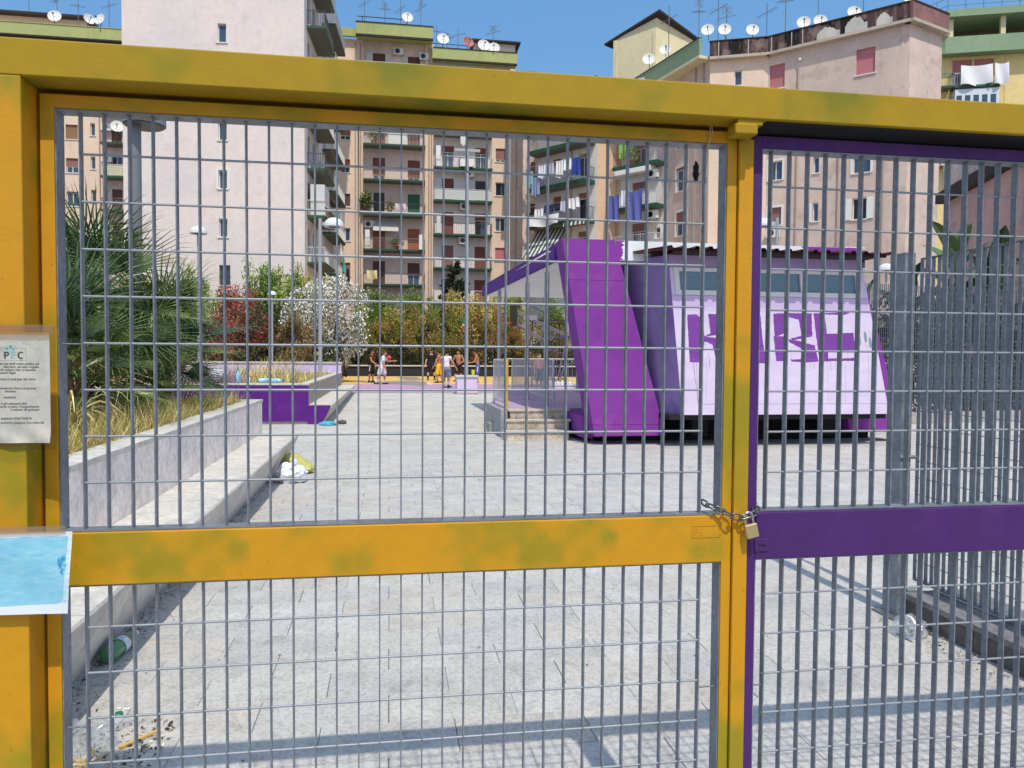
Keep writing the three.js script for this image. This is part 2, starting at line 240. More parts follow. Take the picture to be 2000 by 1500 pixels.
{ // chain and padlock
  const steel = M([120, 122, 122], .32, { metalness: .85 }), brass = M([196, 176, 128], .35, { metalness: .55 });
  const link = (() => { const c = new THREE.CurvePath(); const pts = []; for (let i = 0; i < 28; i++) { const a = i / 28 * Math.PI * 2; pts.push(V(Math.cos(a) * .0075 + Math.sign(Math.cos(a)) * .0078, Math.sin(a) * .008, 0)); } return new THREE.TubeGeometry(new THREE.CatmullRomCurve3(pts, true), 40, .0025, 7, true); })();
  const c = thing('chain', 'steel link chain holding the two gate leaves together', 'chain');
  const P = [[.812, 1.222, -1.90], [.822, 1.217, -1.868], [.838, 1.209, -1.852], [.859, 1.2, -1.850], [.877, 1.193, -1.848], [.895, 1.1905, -1.846], [.910, 1.1935, -1.845], [.923, 1.196, -1.846], [.936, 1.201, -1.850], [.946, 1.209, -1.866], [.957, 1.216, -1.895]];
  const cv = new THREE.CatmullRomCurve3(P.map(p => V(...p))), L = cv.getLength(), n = Math.round(L / .0235);
  for (let i = 0; i < n; i++) { const u = (i + .5) / n, p = cv.getPointAt(u), d = cv.getTangentAt(u), m = part('link', link, steel, c); m.position.copy(p); m.quaternion.setFromUnitVectors(V(1, 0, 0), d).multiply(new THREE.Quaternion().setFromAxisAngle(V(1, 0, 0), (i % 2) * Math.PI / 2 + .35)); }
  const lk = thing('padlock', 'brass padlock hanging tilted on the chain', 'padlock', [.9115, 1.2, -1.842], 0); lk.rotation.z = .22;
  part('body', [rbx(-.0165, .0165, -.063, -.027, -.006, .008, .0022)], brass, lk);
  const a = []; for (let i = 0; i <= 12; i++) { const t = Math.PI * i / 12; a.push([Math.cos(t) * .0105, Math.sin(t) * .0105 - .006, .001]); }
  part('shackle', [path([[.0105, -.03, .001], [.0105, -.018, .001], ...a, [-.0105, -.018, .001], [-.0105, -.03, .001]], .0027, 40, 8)], M([205, 206, 208], .2, { metalness: .9 }), lk);
  part('keyhole', [bx(-.003, .003, -.0645, -.0631, -.001, .003)], blackGap, lk);
  const cord = M([196, 178, 130], .9), k = thing('knotted_cord', 'thin beige cord with dark knotted rag tied to the yellow leaf top', 'cord');
  part('cord', [path([[.802, 2.192, -1.864], [.803, 2.17, -1.864], [.801, 2.15, -1.866], [.806, 2.13, -1.892], [.80, 2.0, -1.90], [.798, 1.93, -1.90], [.795, 1.86, -1.9]], .0011, 40, 5), path([[.8065, 2.192, -1.864], [.8085, 2.165, -1.864], [.804, 2.15, -1.868], [.803, 2.09, -1.895], [.784, 2.07, -1.90]], .0011, 30, 5)], cord, k);
  const rg = new THREE.IcosahedronGeometry(1, 4), p = rg.attributes.position; for (let i = 0; i < p.count; i++) { const v = V().fromBufferAttribute(p, i), q = 1 + .35 * (fbm(v.x * .2 + .5, v.y * .2 + .5, 8, 3) - .5) + .3 * Math.sin(v.y * 9 + v.x * 4) * .5; p.setXYZ(i, v.x * .0075 * q, v.y * .026 * q, v.z * .008 * q); } rg.computeVertexNormals(); rg.translate(.781, 2.077, -1.90); part('rag', [rg], M([24, 24, 26], .95), k);
}
// ---------- the two notices on the left post ----------
function canvasMat(w, h, draw, rough = .7, o = {}) { const c = document.createElement('canvas'); c.width = w; c.height = h; draw(c.getContext('2d'), w, h); const t = new THREE.CanvasTexture(c); t.colorSpace = THREE.SRGBColorSpace; return new THREE.MeshStandardMaterial({ map: t, roughness: rough, side: THREE.DoubleSide, ...o }); }
function sheet(w, h, nx, ny, fn) { const g = new THREE.PlaneGeometry(w, h, nx, ny), p = g.attributes.position; for (let i = 0; i < p.count; i++) { const u = p.getX(i) / w + .5, v = p.getY(i) / h + .5, d = fn(u, v); p.setXYZ(i, p.getX(i) + (d[1] || 0), p.getY(i) + (d[2] || 0), d[0]); } g.computeVertexNormals(); return g; }
{
  reseed(5);
  const m1 = canvasMat(760, 1024, (x, w, h) => {
    x.fillStyle = '#e6e9f0'; x.fillRect(0, 0, w, h);
    for (let i = 0; i < 500; i++) { x.fillStyle = `rgba(${rr(170, 200)},${rr(180, 205)},${rr(200, 225)},.10)`; x.beginPath(); x.arc(rr(0, w), rr(0, h), rr(8, 60), 0, 7); x.fill(); }
    for (let i = 0; i < 70; i++) { x.fillStyle = `rgba(40,38,48,${rr(.25, .8)})`; x.beginPath(); x.arc(rr(w * .35, w), rr(0, h * .5) * rr(.2, 1), rr(1, 4.5), 0, 7); x.fill(); }
    x.fillStyle = '#b9dcea'; x.fillRect(370, 120, 110, 78); x.strokeStyle = '#8d97a6'; x.lineWidth = 3; x.strokeRect(296, 148, 262, 112);
    x.fillStyle = '#6fa3b4'; for (const [a, b, r] of [[398, 150, 10], [430, 132, 12], [452, 158, 7]]) { x.beginPath(); x.arc(a, b, r, 0, 7); x.fill(); }
    x.font = 'bold 92px sans-serif'; x.fillStyle = '#3a4353'; x.fillText('P', 366, 244); x.fillStyle = '#9fd0e2'; x.fillText('E', 424, 244); x.fillStyle = '#3a4353'; x.fillText('C', 482, 244);
    x.fillStyle = '#24242c'; x.font = 'bold 27px serif';
    const T = [[300, 'a in via dell\'erba pulita ed'], [328, 'iderare, alcune regole'], [356, 'io di coloro che ci hanno'], [384, 'nostri figli'], [442, 'ortare i cani per far fare'], [526, 'lassometti fuori al pozzo'], [554, 'malata'], [610, 'andelisi'], [668, 'ti gli abitanti del'], [696, 'perto a tutti, l\'importante'], [724, 'l evitare di gettare'], [806, 'numero 3385716070']];
    for (const [y, s] of T) { const wd = x.measureText(s).width, R = y === 554 || y === 384 || y === 610 ? 470 : y === 668 ? 560 : y === 806 ? 600 : y === 356 || y === 442 || y === 526 ? 640 : 668; x.fillText(s, R - wd, y); x.fillText(s, R - wd + 1.2, y); }
    x.font = 'bold 31px serif'; x.fillText('a nostra pagina Facebook', 705 - x.measureText('a nostra pagina Facebook').width, 846);
  }, .55);
  const W = .176, H = .237, ox = -.721 - W / 2, oy = 1.526;
  const n = thing('paper_notice', 'printed white paper notice in a plastic sleeve taped to the yellow post', 'notice', [ox, oy, -1.792], 0);
  const wav = (u, v) => [.0025 + .0018 * Math.sin(u * 9 + v * 3) * (1 - v) + .001 * fbm(u, v, 6, 4) + (v < .25 ? (.25 - v) * .012 * Math.sin(u * 14 + v * 20) : 0)];
  part('paper', [sheet(W, H, 40, 50, wav)], m1, n);
  part('sleeve', [sheet(W + .03, H + .028, 30, 40, (u, v) => [.0065 + .0022 * fbm(u, v, 7, 8) + (v < .25 ? (.25 - v) * .010 * Math.sin(u * 14 + v * 20) : 0)])], new THREE.MeshPhysicalMaterial({ color: S(240, 236, 226), transmission: 1, thickness: 0, roughness: .06, ior: 1.25, side: THREE.DoubleSide }), n);
  part('tape', [sheet(W + .02, .022, 12, 4, (u, v) => [.0105 + .0008 * Math.sin(u * 20)])], new THREE.MeshPhysicalMaterial({ color: S(226, 196, 150), transmission: .85, thickness: 0, roughness: .35, side: THREE.DoubleSide }), n).position.set(0, H / 2 + .006, 0);
  const m2 = canvasMat(768, 512, (x, w, h) => {
    x.fillStyle = '#dfe7f0'; x.fillRect(0, 0, w, h); x.fillStyle = '#8fcbe0'; x.beginPath(); x.moveTo(0, 36); x.lineTo(w - 28, 30); x.lineTo(w - 40, h - 96); x.lineTo(w - 70, h - 62); x.lineTo(0, h - 44); x.fill();
    for (let i = 0; i < 900; i++) { const a = rnd(); x.fillStyle = a < .5 ? `rgba(120,196,226,.16)` : a < .8 ? 'rgba(176,216,232,.18)' : 'rgba(96,176,214,.14)'; x.beginPath(); x.ellipse(rr(0, w - 40), rr(40, h - 70), rr(20, 90), rr(3, 16), rr(-.3, .2), 0, 7); x.fill(); }
    for (let i = 0; i < 26; i++) { x.fillStyle = `rgba(30,130,180,${rr(.15, .5)})`; x.beginPath(); x.ellipse(w - rr(34, 90), rr(150, 260), rr(4, 22), rr(3, 16), rr(0, 3), 0, 7); x.fill(); }
  }, .5);
  const q = thing('blue_poster', 'faded light blue poster with white edge hung over the post and rail', 'poster', [-.79, 1.127, -1.786], 0);
  part('paper', [sheet(.215, .178, 40, 30, (u, v) => [.003 + .004 * u * u + .0016 * Math.sin(v * 7 + u * 5) + .0012 * fbm(u, v, 6, 12), (v - .5) * .012 * u, (u - .5) * -.004 * (v < .5 ? 1 : .2)])], m2, q);
  part('tape', [sheet(.20, .016, 14, 3, (u, v) => [.0096 + .0009 * Math.sin(u * 24)])], new THREE.MeshPhysicalMaterial({ color: S(216, 200, 178), transmission: .8, thickness: 0, roughness: .4, side: THREE.DoubleSide }), q).position.set(0, .094, 0);
}
// ---------- purple kiosk with its leaning portal, canopy, steps ----------
const darkRed = M([92, 22, 30], .45), lilac = lilacWall;
{
  const k = thing('kiosk', 'purple and lilac kiosk with leaning portal legs, strip window and dark red sheet roof', 'kiosk');
  const zP = -13.5, zB = -14.1, L = y => 3.69 + (y - .165) * (3.05 - 3.69) / 3.555, R = y => 5.04 + (y - .165) * (4.02 - 5.04) / 3.555;
  for (const [a, b] of [[.165, .368], [.374, 2.985], [2.991, 3.72]]) part('portal_panel', [prism([[L(a), a], [R(a), a], [R(b), b], [L(b), b]], zP, zB)], purpleWall, k);
  part('portal_leg', [prism([[8.75, .2], [9.88, .2], [8.8, 3.72], [8.2, 3.72]], zP - .02, zB)], purpleWall, k);
  part('portal_beam', [bx(4.05, 8.62, 3.36, 3.715, zP - .012, zB)], M([232, 236, 240], .6), k);
  // ragged edge of purple paint at both ends of the white beam
  reseed(21); const rag = (x0, x1, dir) => { const p = []; for (let i = 0; i <= 26; i++) { const y = 3.37 + .342 * i / 26; p.push([x1 + dir * (fbm(i / 26, .3, 9, 5) * .16 + rr(-.004, .004) - .05), y]); } return prism(dir > 0 ? [[x0, 3.712], [x0, 3.37], ...p] : [[x0, 3.37], [x0, 3.712], ...p.reverse()], zP - .009, zP - .0118); };
  part('paint_edge', [rag(4.052, 4.14, 1), rag(8.618, 7.74, -1)], purpleWall, k);
  part('back_wall', [bx(4.1, 8.9, .58, 3.36, -14.14, -14.3)], purpleWall, k);
  // projecting front
  const zf = -12.9, xl = y => 4.82 + (3.40 - y) * .1066, xr = y => 9.14 - (y - .59) * .228;
  const lower = (() => { const g = prism([[xl(.59), .59], [xr(.59), .59], [xr(2.70), 2.70], [xl(2.70), 2.70]], zf, zf - .08), p = g.attributes.position, uv = g.attributes.uv; for (let i = 0; i < p.count; i++) uv.setXY(i, (p.getX(i) - 4.82) / 4.32, (p.getY(i) - .59) / 2.11); return g; })();
  const art = canvasMat(2048, 1024, (x, w, h) => {
    const X = a => (a - 4.82) / 4.32 * w, Y = b => (1 - (b - .59) / 2.11) * h; reseed(88);
    x.fillStyle = '#d8c8e2'; x.fillRect(0, 0, w, h);
    for (let i = 0; i < 260; i++) { x.fillStyle = rnd() < .5 ? 'rgba(206,186,226,.16)' : 'rgba(232,222,242,.16)'; x.beginPath(); x.ellipse(rr(0, w), rr(0, h), rr(20, 160), rr(10, 60), rr(-.4, .4), 0, 7); x.fill(); }
    x.fillStyle = '#c8b2d8'; x.fillRect(0, 0, w, Y(2.42)); x.fillStyle = 'rgba(216,200,234,.55)'; x.fillRect(0, Y(2.5), w, 70);
    const stroke = (pts) => { const pr = []; for (let i = 0; i < pts.length; i++) { const a = pts[i], b = pts[(i + 1) % pts.length]; for (let t = 0; t < 14; t++) pr.push([X(a[0] + (b[0] - a[0]) * t / 14) + rr(-2.2, 2.2), Y(a[1] + (b[1] - a[1]) * t / 14) + rr(-2, 2)]); } x.fillStyle = '#7a3a9a'; x.beginPath(); pr.forEach((p, i) => i ? x.lineTo(...p) : x.moveTo(...p)); x.fill();
      x.save(); x.clip(); for (let i = 0; i < 30; i++) { x.fillStyle = rnd() < .6 ? 'rgba(104,42,146,.22)' : 'rgba(160,96,190,.22)'; const q = pr[Math.floor(rr(0, pr.length))]; x.fillRect(q[0] - rr(0, 140), q[1] - rr(0, 20), rr(80, 240), rr(4, 14)); } x.restore(); };
    stroke([[5.18, 2.36], [5.37, 2.37], [5.42, 1.55], [5.5, 1.52], [5.24, 1.52]]); stroke([[5.24, 1.56], [5.46, 1.56], [5.52, 1.95], [5.45, 2.3], [5.36, 2.36], [5.2, 2.3]]);
    stroke([[5.57, 2.38], [5.86, 2.38], [5.84, 2.02], [5.5, 1.98], [5.62, 2.04]]); stroke([[5.46, 1.99], [5.84, 1.94], [5.86, 1.9], [5.9, 1.53], [5.74, 1.53], [5.66, 1.84], [5.44, 1.92]]);
    stroke([[6.24, 2.36], [6.56, 2.36], [6.60, 2.0], [6.68, 1.56], [6.44, 1.52], [6.26, 1.56]]); stroke([[6.2, 1.6], [6.72, 1.57], [6.7, 1.51], [6.22, 1.52]]);
    stroke([[6.80, 2.40], [7.05, 2.42], [7.02, 2.05], [6.84, 1.98]]); stroke([[6.82, 2.0], [7.06, 2.0], [7.1, 1.75], [7.06, 1.55], [6.88, 1.55]]);
    stroke([[7.02, 2.42], [7.55, 2.42], [7.56, 2.05], [7.36, 2.0], [7.3, 2.3], [7.05, 2.36]]); stroke([[7.14, 1.96], [7.38, 2.02], [7.58, 2.08], [7.56, 2.0], [7.2, 1.93]]); stroke([[7.1, 1.95], [7.3, 1.92], [7.62, 1.84], [7.7, 1.55], [7.44, 1.53], [7.36, 1.78], [7.12, 1.9]]); stroke([[7.14, 1.58], [7.7, 1.6], [7.64, 1.54], [7.2, 1.54]]);
    stroke([[7.58, 2.42], [8.2, 2.45], [8.3, 2.44], [8.18, 2.40], [7.8, 2.40], [7.86, 2.02], [7.9, 1.56], [7.72, 1.55]]); stroke([[7.78, 2.05], [8.38, 2.08], [8.42, 1.76], [7.8, 1.74]]); stroke([[7.76, 1.6], [8.5, 1.62], [8.46, 1.57], [7.8, 1.55]]);
    x.lineCap = 'round'; for (let i = 0; i < 34; i++) { const a = X(rr(5.3, 8.9)), b = Y(rr(1.5, 1.9)), l = rr(30, 420); x.strokeStyle = rnd() < .6 ? `rgba(96,104,120,${rr(.25, .6)})` : `rgba(70,40,96,${rr(.3, .7)})`; x.lineWidth = rr(1, 4); x.beginPath(); x.moveTo(a, b); x.lineTo(a + rr(4, 26), b + l); x.stroke(); }
    for (const [a, b] of [[8.5, 1.95], [8.62, 2.0], [8.72, 1.9], [8.46, 1.8]]) { x.fillStyle = 'rgba(110,128,138,.75)'; x.beginPath(); x.ellipse(X(a), Y(b), 14, 52, -.15, 0, 7); x.fill(); }
    x.strokeStyle = 'rgba(90,84,100,.8)'; x.lineWidth = 3; x.beginPath(); x.moveTo(X(5.3), Y(1.52)); x.lineTo(X(5.42), Y(.78)); x.lineTo(X(9.1), Y(.78)); x.stroke();
  }, .6);
  part('front_panel', [lower], art, k, 'lilac panel with purple brushed letters');
  const band = M([164, 140, 186], .7);
  part('head_panel', [prism([[xl(3.19), 3.19], [xr(3.19), 3.19], [xr(3.40), 3.40], [xl(3.40), 3.40]], zf, zf - .08)], band, k);
  const fr = M([216, 210, 214], .5), w = part('window', [prism([[xl(2.705) + .07, 2.705], [xr(2.705) - .1, 2.705], [xr(2.79) - .1, 2.79], [xl(2.79) + .07, 2.79]], zf + .02, zf - .06), prism([[xl(3.12) + .07, 3.12], [xr(3.12) - .1, 3.12], [xr(3.185) - .1, 3.185], [xl(3.185) + .07, 3.185]], zf + .02, zf - .06)], fr, k);
  const mul = (x, wd) => prism([[x, 2.79], [x + wd, 2.79], [x + wd - .035, 3.12], [x - .035, 3.12]], zf + .018, zf - .06);
  for (const [x, wd] of [[xl(2.79) + .07, .09], [6.02, .1], [7.33, .1], [xr(2.79) - .215, .115]]) part('mullion', [mul(x, wd)], fr, w);
  const gl = M([92, 124, 142], .12, { metalness: .1 });
  for (const [a, b] of [[5.03, 6.02], [6.12, 7.33], [7.43, 8.45]]) part('pane', [bx(a, b, 2.791, 3.119, zf - .03, zf - .045)], gl, w);
  part('jamb', [prism([[xl(2.705), 2.705], [xl(2.705) + .068, 2.705], [xl(3.185) + .068, 3.185], [xl(3.185), 3.185]], zf, zf - .08), prism([[xr(2.705) - .098, 2.705], [xr(2.705), 2.705], [xr(3.185), 3.185], [xr(3.185) - .098, 3.185]], zf, zf - .08)], lilac, k);
  part('side_wall', [quads([[[xl(3.4), 3.4, zf], [xl(.59), .59, zf], [4.80, .59, -14.13], [4.36, 3.4, -14.13]]])], paint([146, 124, 178], [124, 102, 160], [164, 144, 192], 49, 1.8, .7, .7), k);
  part('side_wall', [quads([[[xr(3.4), 3.4, zf - .01], [xr(.59), .59, zf - .01], [9.2, .59, -14.13], [8.52, 3.4, -14.13]]])], lilac, k);
  part('floor_slab', [bx(4.9, 9.1, .5, .588, zf - .05, -14.13)], M([30, 28, 32], .9), k);  // near-black: shade of the void under the kiosk is put into the colour
  part('ground_beam', [bx(3.95, 9.6, 0, .13, -14.2, -14.6), bx(5.6, 5.9, .13, .5, -13.6, -13.9), bx(8.2, 8.5, .13, .5, -13.6, -13.9), bx(3.8, 9.7, .13, .55, -14.35, -14.55)], M([26, 26, 28], .9), k);  // same dark void put into the colour of these beams
  part('body', [bx(4.3, 8.4, .6, 3.35, -14.31, -16.9)], purpleWall, k);
  // corrugated sheet roof
  const rf = [], ft = []; const xL = z => 4.67 + (-z - 12.4) * -.27, xR = z => 8.80, ry = (x, z) => 3.452 + (-z - 12.4) * .035;
  const prof = []; for (let x = 4.0; x < 8.8; x += .24) prof.push([x, 0], [x + .14, 0], [x + .165, .04], [x + .215, .04]); prof.push([8.8, 0]);
  for (let i = 0; i < prof.length - 1; i++) { const [xa, ha] = prof[i], [xb, hb] = prof[i + 1], f = z => [Math.max(xa, xL(z)), Math.max(xb, xL(z))]; const [a0, b0] = f(-12.4), [a1, b1] = f(-14.3); if (b0 <= a0 + .001 && b1 <= a1 + .001) continue; rf.push([[a0, ry(0, -12.4) + ha, -12.4], [b0, ry(0, -12.4) + hb, -12.4], [b1, ry(0, -14.3) + hb, -14.3], [a1, ry(0, -14.3) + ha, -14.3]]); rf.push([[a0, ry(0, -12.4) + ha - .006, -12.4], [b0, ry(0, -12.4) + hb - .006, -12.4], [b1, ry(0, -14.3) + hb - .006, -14.3], [a1, ry(0, -14.3) + ha - .006, -14.3]]); }
  part('roof_sheet', [quads(rf)], darkRed, k); part('soffit_shade_board', [bx(4.8, 8.6, 3.401, 3.412, -12.54, -12.89)], M([44, 30, 32], .9), k); part('roof_batten', [bx(4.75, 8.7, 3.40, 3.444, -12.46, -12.52), bx(4.62, 8.7, 3.401, 3.46, -13.1, -13.2)], M([30, 22, 24], .8), k);  // added dark board and darkened battens stand in for shade under the roof
  part('vent_grille', [0, 1, 2, 3, 4, 5].map(i => bx(8.66 + i * .07, 8.69 + i * .07, 3.5, 3.74, -13.7, -13.73)).concat([bx(8.63, 9.1, 3.741, 3.76, -13.69, -13.74)]), white, k);
}
{ // canopy
  const c = thing('canopy', 'flat white slatted canopy with purple edge beam on grey columns beside the kiosk', 'canopy');
  part('edge_beam', [quads((() => { const A = [3.04, -14.11], B = [2.74, -22.9], w = .1, y0 = 3.40, y1 = 3.70; const p = (q, dx, y) => [q[0] + dx, y, q[1]]; return [[p(A, 0, y0), p(B, 0, y0), p(B, 0, y1), p(A, 0, y1)], [p(A, w, y0), p(A, w, y1), p(B, w, y1), p(B, w, y0)], [p(A, 0, y1), p(B, 0, y1), p(B, w, y1), p(A, w, y1)], [p(A, 0, y0), p(A, w, y0), p(B, w, y0), p(B, 0, y0)], [p(A, 0, y0), p(A, 0, y1), p(A, w, y1), p(A, w, y0)], [p(B, 0, y0), p(B, w, y0), p(B, w, y1), p(B, 0, y1)]]; })())], paint([92, 40, 138], [84, 36, 126], [104, 52, 150], 53, 2, .4, .6), c);
  const sl = new THREE.MeshPhysicalMaterial({ color: S(244, 244, 240), roughness: .9, transmission: .5, thickness: 0, side: THREE.DoubleSide }), g = bx(0, 5.2, 0, .03, -.078, .078);
  for (let i = 0; i < 42; i++) { const m = part('slat', g, sl, c); m.position.set(3.12 - i * .0071, 3.41 + (i % 2) * .004, -14.4 - i * .206); }
  part('roof_deck', [quads([[[2.96, 3.6, -14.32], [8.2, 3.6, -14.32], [8.2, 3.6, -22.95], [2.84, 3.6, -22.95]]])], new THREE.MeshPhysicalMaterial({ color: S(246, 246, 242), roughness: 1, transmission: .6, thickness: 0, side: THREE.DoubleSide }), c); part('back_fascia', [bx(2.85, 8.2, 3.4, 3.7, -22.96, -23.0)], M([236, 236, 232], .7), c);
  for (const [x, z, r] of [[3.335, -16.19, .055], [3.365, -18.71, .055], [2.97, -20.8, .05], [7.6, -22.4, .055], [5.6, -22.5, .05]]) { const m = part('column', [tube([0, .55, 0], [0, 3.41, 0], r, 14), bx(-.1, .1, .551, .566, -.1, .1)], steelPole, c); m.position.set(x, 0, z); }
  part('lamp', [bx(3.75, 4.1, 2.64, 2.76, -21.2, -21.35)], white, c);
}
{ // platform and steps
  const s = thing('stone_steps', 'three worn travertine steps up to the lilac platform', 'steps');
  const Y = [.185, .37, .55], Zs = [-14.38, -14.72, -15.06];
  for (let i = 0; i < 3; i++) { const w = [2.21, 2.27, 2.38][i], e = [3.42, 3.5, 3.55][i]; part('riser', [bx(w, e, i ? Y[i - 1] + .001 : 0, Y[i] - .042, Zs[i] - .02, Zs[i] - .34)], stepStone, s); part('tread', [rbx(w - .04, e + .04, Y[i] - .041, Y[i], Zs[i] + .012, Zs[i] - (i < 2 ? .318 : .3), .008)], stepStone, s); }
  const p = thing('platform', 'raised platform with lilac painted floor under the canopy', 'platform');
  const poly = (y0, y1) => { const g = new THREE.ExtrudeGeometry(new THREE.Shape([[2.3, 15.365], [2.3, 17.4], [3.62, 24.4], [9.2, 24.4], [9.2, 15.365]].map(q => new THREE.Vector2(...q))), { depth: y1 - y0, bevelEnabled: false }); g.rotateX(-Math.PI / 2); g.translate(0, y0, 0); return triUV(g); };
  part('base', [poly(0, .51)], plainConcrete, p); part('side_wall', [bx(2.17, 2.298, 0, .55, -14.9, -17.4), bx(2.08, 2.2, 0, .19, -16.0, -16.4)], stone([150, 152, 154], 103, 1.4, 1), p);
  part('floor', [poly(.511, .546)], stone([178, 154, 184], 105, 2.5, .5), p);
  part('plinth_panel', [bx(3.56, 3.9, .1, .50, -13.9, -15.3)], purpleWall, p);
}
function railing(name, label, a, b, y0, h, step, mat, top) { // upright bars between two rails
  const t = thing(name, label, 'railing'), d = Math.hypot(b[0] - a[0], b[1] - a[1]), n = Math.round(d / step), e = [(b[0] - a[0]) / d, (b[1] - a[1]) / d], at = s => [a[0] + e[0] * s, a[1] + e[1] * s];
  const rail = y => tube([a[0], y, a[1]], [b[0], y, b[1]], .018, 8); part('top_rail', [rail(y0 + h)], top || mat, t); part('bottom_rail', [rail(y0 + .1)], mat, t);
  const g = tube([0, y0 + .1, 0], [0, y0 + h, 0], .0065, 6); for (let i = 1; i < n; i++) { const q = at(i * d / n); part('bar', g, mat, t).position.set(q[0], 0, q[1]); }
  const pg = tube([0, y0 - .03, 0], [0, y0 + h + .01, 0], .024, 10); for (const q of [a, b]) part('post', pg, mat, t).position.set(q[0], 0, q[1]); return t;
}
const railGrey = M([206, 206, 206], .5, { metalness: .2 });
const r1 = railing('ramp_railing', 'grey barred railing with yellow end rail left of the steps', [2.36, -15.5], [2.36, -17.3], .55, .98, .11, railGrey);
part('yellow_end', [path([[2.36, 1.53, -15.9], [2.36, 1.55, -15.6], [2.36, 1.53, -15.46], [2.36, 1.45, -15.42], [2.36, 1.0, -15.42], [2.36, .38, -15.42]], .03, 40, 10)], M([222, 174, 24], .5), r1, 'bent yellow tube end of the railing');
railing('ramp_railing', 'grey barred railing along the right of the lilac platform floor', [3.72, -17.2], [3.72, -23.2], .55, .98, .11, railGrey);
railing('ramp_railing', 'white barred railing at the back of the platform', [3.75, -24.3], [6.4, -24.3], .55, .98, .13, M([214, 214, 214], .5));
// ---------- fence and kerb on the right ----------
{
  const k = thing('kerb_wall', 'low concrete kerb with capstones under the right fence', 'kerb'), cs = stone([122, 122, 124], 107, 1.3, 1.4);
  const ks = stone([92, 90, 84], 111, 1.1, 1.6); const zz = [-4.26, -3.7, -3.1, -2.5, -1.95];
  for (let i = 0; i < 4; i++) { part('kerb_block', [bx(3.16, 3.56, 0, .128, zz[i] + .002, zz[i + 1] - .002)], ks, k); part('capstone', [rbx(3.135, 3.6, .129, .165, zz[i] + .0015, zz[i + 1] - .0015, .004)], cs, k); }
  const f = thing('steel_fence', 'galvanised grating fence on the kerb at the right', 'fence'), x = 3.345, z0 = -4.43, z1 = -1.98;
  part('post', [bx(3.10, 3.17, .012, 2.25, -4.4, -4.26), bx(3.171, 3.19, .012, 2.25, -4.4, -4.38)], galv, f); part('base_plate', [bx(3.04, 3.22, 0, .012, -4.42, -4.2)], galvDark, f); part('bolt', [tube([3.09, 1.0, -4.255], [3.2, 1.0, -4.255], .012, 8), tube([3.16, .17, -4.255], [3.22, .17, -4.255], .014, 8)], galv, f);
  part('post', [bx(3.33, 3.40, .166, 2.27, -3.25, -3.18)], galv, f);
  const bg = bx(-.0125, .0125, .19, 2.235, -.0016, .0016); for (let z = z0; z < z1; z += .0517) part('bar', bg, galv, f).position.set(x, 0, z);
  const rg = tube([x, 0, z0], [x, 0, z1], .0028, 7); for (let i = 0; i < 20; i++) part('rod', rg, galvRod, f).position.y = .2 + i * RODP;
  part('edge_strip', [bx(x - .014, x + .014, .18, .189, z0, z1), bx(x - .014, x + .014, 2.236, 2.242, z0, z1)], galv, f);
  const b = thing('steel_fence', 'tall galvanised bar fence standing behind the kiosk on the right', 'fence', [11.2, 0, -16.95], .16);
  const bb = bx(-.0025, .0025, .3, 3.42, -.012, .012); for (let i = 0; i < 116; i++) part('bar', bb, galv, b).position.x = i * .0625;
  for (let i = 0; i < 24; i++) part('rod', [tube([0, .42 + i * .13, 0], [7.2, .42 + i * .13, 0], .004, 5)], galv, b); for (const px of [-.06, 2.4, 4.8, 7.25]) part('post', [bx(px - .035, px + .035, 0, 3.46, -.06, .01)], galv, b); part('plinth', [bx(-.1, 7.3, -.06, .28, -.15, .1)], plainConcrete, b);
}
// ---------- apartment blocks ----------
function stucco(base, s, stain = .5, metres = 9) {
  const t = dtex(384, metres, (u, v) => { const a = fbm(u, v, 3, s), b = fbm(u, v, 10, s + 3), c = fbm(u, v, 50, s + 6, 2), d = fbm(u * 1, v * .25, 24, s + 12, 3), k = 1 + (a - .5) * .10 * stain * 2 + (b - .5) * .10 * stain + (c - .5) * .05 - sm(.6, .8, b) * .10 * stain - sm(.62, .85, d) * .07 * stain; return base.map((x, i) => Math.min(255, x * k * (1 + (a - .5) * [.03, 0, -.04][i]))); });
  return new THREE.MeshStandardMaterial({ map: t, roughness: .92, side: THREE.DoubleSide });
}
const W = { white: stucco([226, 214, 210], 201, .35), peach: stucco([232, 206, 184], 203, .5), mauve: stucco([220, 200, 190], 205, .7), grey: stucco([226, 220, 218], 207, .5), pink: stucco([214, 192, 180], 209, 1), cream: stucco([226, 214, 176], 211, .4), yellow: stucco([230, 208, 148], 213, .5), tan: stucco([230, 192, 156], 215, .5), rose: stucco([196, 160, 154], 217, 1.2) };
const greenCap = stucco([176, 182, 120], 219, .5), greenF = stucco([142, 166, 134], 221, .4), roofDark = M([52, 46, 44], .85), roofTop = M([150, 140, 130], .9);
const shut = c => { const t = dtex(64, .8, (u, v) => { const g = (v * 16) % 1 < .2 ? .82 : 1; return c.map(x => x * g); }); return new THREE.MeshStandardMaterial({ map: t, roughness: .7, side: THREE.DoubleSide }); };
const SH = { brown: shut([136, 78, 66]), dark: shut([104, 66, 62]), rust: shut([168, 98, 70]), pink: shut([196, 122, 128]), green: shut([48, 104, 82]), tan: shut([150, 112, 82]), mauve: shut([150, 108, 104]) };
const glass = M([70, 88, 108], .08, { metalness: .15 }), dim = M([22, 22, 26], .3), frameW = M([232, 230, 226], .5), slabC = M([112, 112, 104], .9), greenE = M([34, 84, 60], .6), railW = M([218, 216, 210], .5), railD = M([70, 70, 66], .5);
